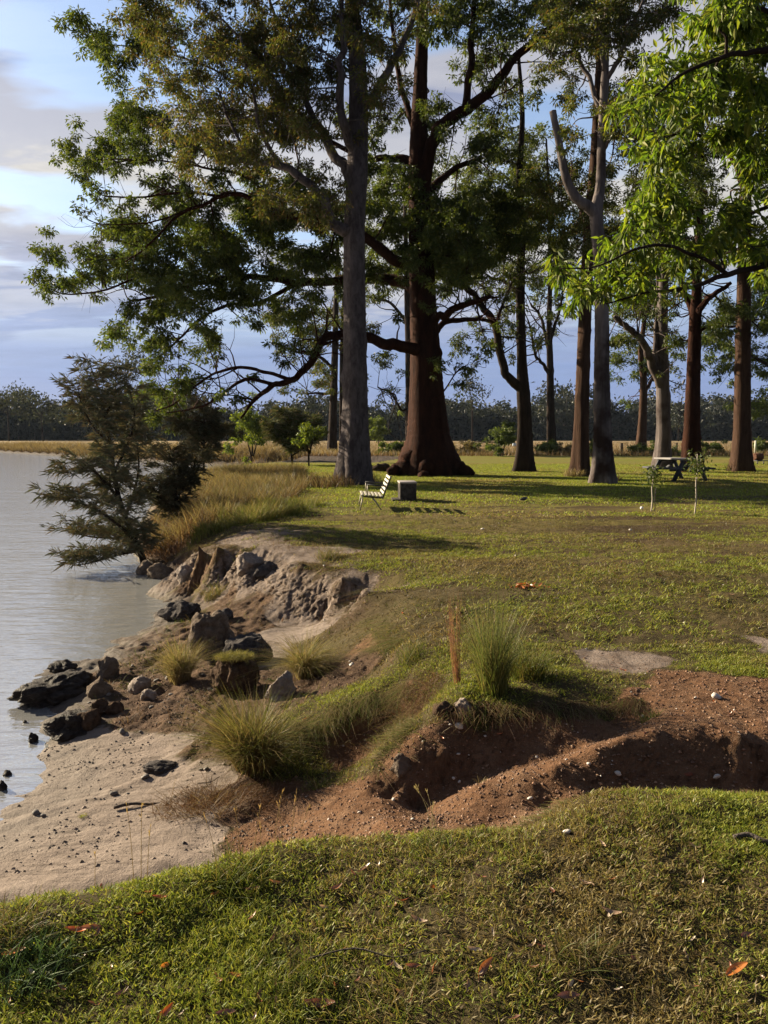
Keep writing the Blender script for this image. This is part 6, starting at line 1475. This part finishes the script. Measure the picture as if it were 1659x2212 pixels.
# ------------------------------------------------------------------ birds
BIRD = plain_mat("black_feathers", (.012, .012, .018), (.02, .02, .03), .45, 40, .1)
def bird(label, loc, pts, rads, rz=0.0):
    me = bpy.data.meshes.new("bird"); me.from_pydata(pts, [(i, i + 1) for i in range(len(pts) - 1)], [])
    o = bpy.data.objects.new("bird", me); scene.collection.objects.link(o)
    md = o.modifiers.new("skin", 'SKIN'); o.modifiers.new("sub", 'SUBSURF').render_levels = 2
    for v, r in zip(me.skin_vertices[0].data, rads): v.radius = (r, r)
    me.skin_vertices[0].data[2].use_root = True
    me.materials.append(BIRD); o.location = tuple(float(q) for q in loc); o.rotation_euler = (0, 0, rz)
    return tag(o, label, "bird")
d9 = 39.0
q = np.array([PD(u, v, d9) for u, v in ((1446, 822), (1455, 826), (1466, 830), (1478, 831), (1490, 830))])
b = MB(); b.tube(catmull(q, 4), np.linspace(.03, .012, 17), 5); 
twg = b.build("bare_twig", BARK_DARK); tag(twg, "bare curved twig reaching across to the reddish fluted trunk", "branch")
pb = PD(1476.5, 830.2, d9)
bird("small black bird perched upright on the bare twig", pb, [(-.06, 0, -.03), (-.03, 0, .03), (0, 0, .11), (.03, 0, .19), (.055, 0, .235), (.105, 0, .23)], [.02, .035, .055, .045, .038, .008])
pb = P(1132, 1084, 0); pb[2] = float(HT(pb[0], pb[1]))
bird("small dark bird crouched on the open lawn", pb + (0, 0, .05), [(-.14, 0, .01), (-.06, 0, .015), (0, 0, .025), (.05, 0, .03), (.08, 0, .045), (.115, 0, .03)], [.012, .035, .05, .042, .03, .006], .5)
# ------------------------------------------------------------------ logs, drum, trough, fence
LOGM = bark_mat("dark_log", (.025, .018, .014), (.07, .05, .04), 6, .8, .3)
p = P(822, 1019, 0); p[2] = float(HT(p[0], p[1]))
b = MB(); b.tube([p + (-.42, 0, .14), p + (-.1, .05, .2), p + (.25, 0, .22), p + (.4, -.05, .2)], [.10, .17, .2, .16], 10, rough=.2); b.tube([p + (-.1, 0, .2), p + (-.14, -.02, .4)], [.08, .05], 6)
tag(b.build("log", LOGM, None, p), "dark broken log lying beside the root of the huge red trunk", "log")
p = P(1560, 979, 0)
b = MB(); b.tube([p + (-1.3, 0, .1), p + (0, 0, .1), p + (1.3, .1, .1)], [.12, .13, .11], 8, rough=.1)
tag(b.build("log", plain_mat("pale_log", (.36, .32, .29), (.24, .2, .18), .8, 4, .3), None, p), "pale fallen log on the grass near the fence", "log")
RUST = bark_mat("rusty_drum", (.06, .028, .02), (.16, .085, .06), 4, .4, 1.0)
p = P(1636, 1003, 0); p[2] = 0.0; s_ = p[1] / F
t = thing("drum_barbecue", "rusty drum on short legs with a pale upright pipe, at the right edge", "drum", p, None, R(20))
b = MB(); b.tube([(-.30, 0, .46), (-.29, 0, .46), (-.02, 0, .46), (0, 0, .46), (.02, 0, .46), (.28, 0, .46), (.29, 0, .46)], [.19, .22, .22, .24, .22, .22, .19], 20); b.build("barrel", RUST, t)
b = MB(); b.box((.15, -.1, .22), (.95, .42, .05), bev=.01); b.build("tray", DARKS, t)
for x, y in ((-.28, -.28), (.58, -.28), (-.28, .08), (.58, .08)):
    b = MB(); b.box((x, y, .1), (.05, .05, .2)); b.build("leg", DARKS, t)
b = MB(); b.tube([(-.1, .12, .66), (-.1, .12, 1.45)], [.055, .055], 10); b.build("pipe", plain_mat("pale_pipe", (.5, .5, .42), (.38, .38, .3), .5), t)
p = P(1111, 965, 0)
b = MB(); b.box(p + (0, 0, .28), (.55, .4, .5), bev=.08); b.box(p + (0, 0, .56), (.60, .45, .06), bev=.02)
tag(b.build("water_trough", plain_mat("pale_blue_plastic", (.45, .55, .68), (.38, .48, .60), .4), None, p), "small pale blue tub in the paddock behind the young leafy tree", "tub")
POST = bark_mat("grey_fence_post", (.03, .024, .02), (.075, .06, .05), 5, .6, .3)
t = thing("paddock_fence", "old wire fence with dark timber posts along the tan paddock", "fence", P(1300, 978, 0))
fb = np.array(t.location)
def post(u, top, wpx, d=75.0):
    a = PD(u, top, d); b = MB()
    b.tube([(a[0], d, -.2), (a[0] + .02, d, a[2] * .5), (a[0], d, a[2])], [wpx * d / F * .55, wpx * d / F * .5, wpx * d / F * .48], 8, rough=.15)
    b.build("post", POST, t, fb); return a[0]
xs = [post(u, top, w) for u, top, w in ((965, 957, 3), (1003, 956, 4), (1022, 955, 9), (1145, 960, 4), (1160, 960, 4), (1235, 961, 4), (1343, 957, 6), (1420, 960, 4), (1462, 956, 4), (1551, 958, 10), (1590, 958, 4), (1640, 957, 4), (1700, 957, 4), (1800, 957, 5))]
for z in (.45, .8, 1.05):
    b = MB(); b.tube([(xs[2], 75, z), (xs[-1], 75, z)], [.006, .006], 4, cap=False); b.build("wire", STEEL, t, fb)
g0 = P(1052, 984, 0); g0[1] = 74.0
t = thing("paddock_gate", "pale metal tube gate in the fence right of the huge red trunk", "gate", (g0[0], 74.0, 0))
x0, x1 = PD(1026, 960, 74)[0] - g0[0], PD(1076, 960, 74)[0] - g0[0]
b = MB()
for z in (.15, .45, .75, 1.1): b.tube([(x0, 0, z), (x1, 0, z)], [.022, .022], 6)
for x in (x0, (x0 + x1) / 2, x1): b.tube([(x, 0, .1), (x, 0, 1.12)], [.03, .03], 6)
b.build("gate_frame", STEEL, t)
b = MB(); b.bar((x0 - .1, .1, 1.22), (x1 + .3, .1, 1.1), .08, .10); b.build("top_rail", POST, t)

# ------------------------------------------------------------------ air between the camera and the far forest
hm = bpy.data.materials.new("river_haze"); hm.use_nodes = True
hn = NT(hm.node_tree)
pv_ = hn.n('ShaderNodeVolumePrincipled')
pv_.inputs['Color'].default_value = (.62, .76, 1.0, 1); pv_.inputs['Density'].default_value = .00006
ho = hn.n('ShaderNodeOutputMaterial'); hn.l(pv_.outputs[0], ho.inputs['Volume'])
b = MB(); b.box((0, 500, 21), (1900, 1100, 50))
hz = b.build("haze", hm, smooth=False); hz['kind'] = 'stuff'
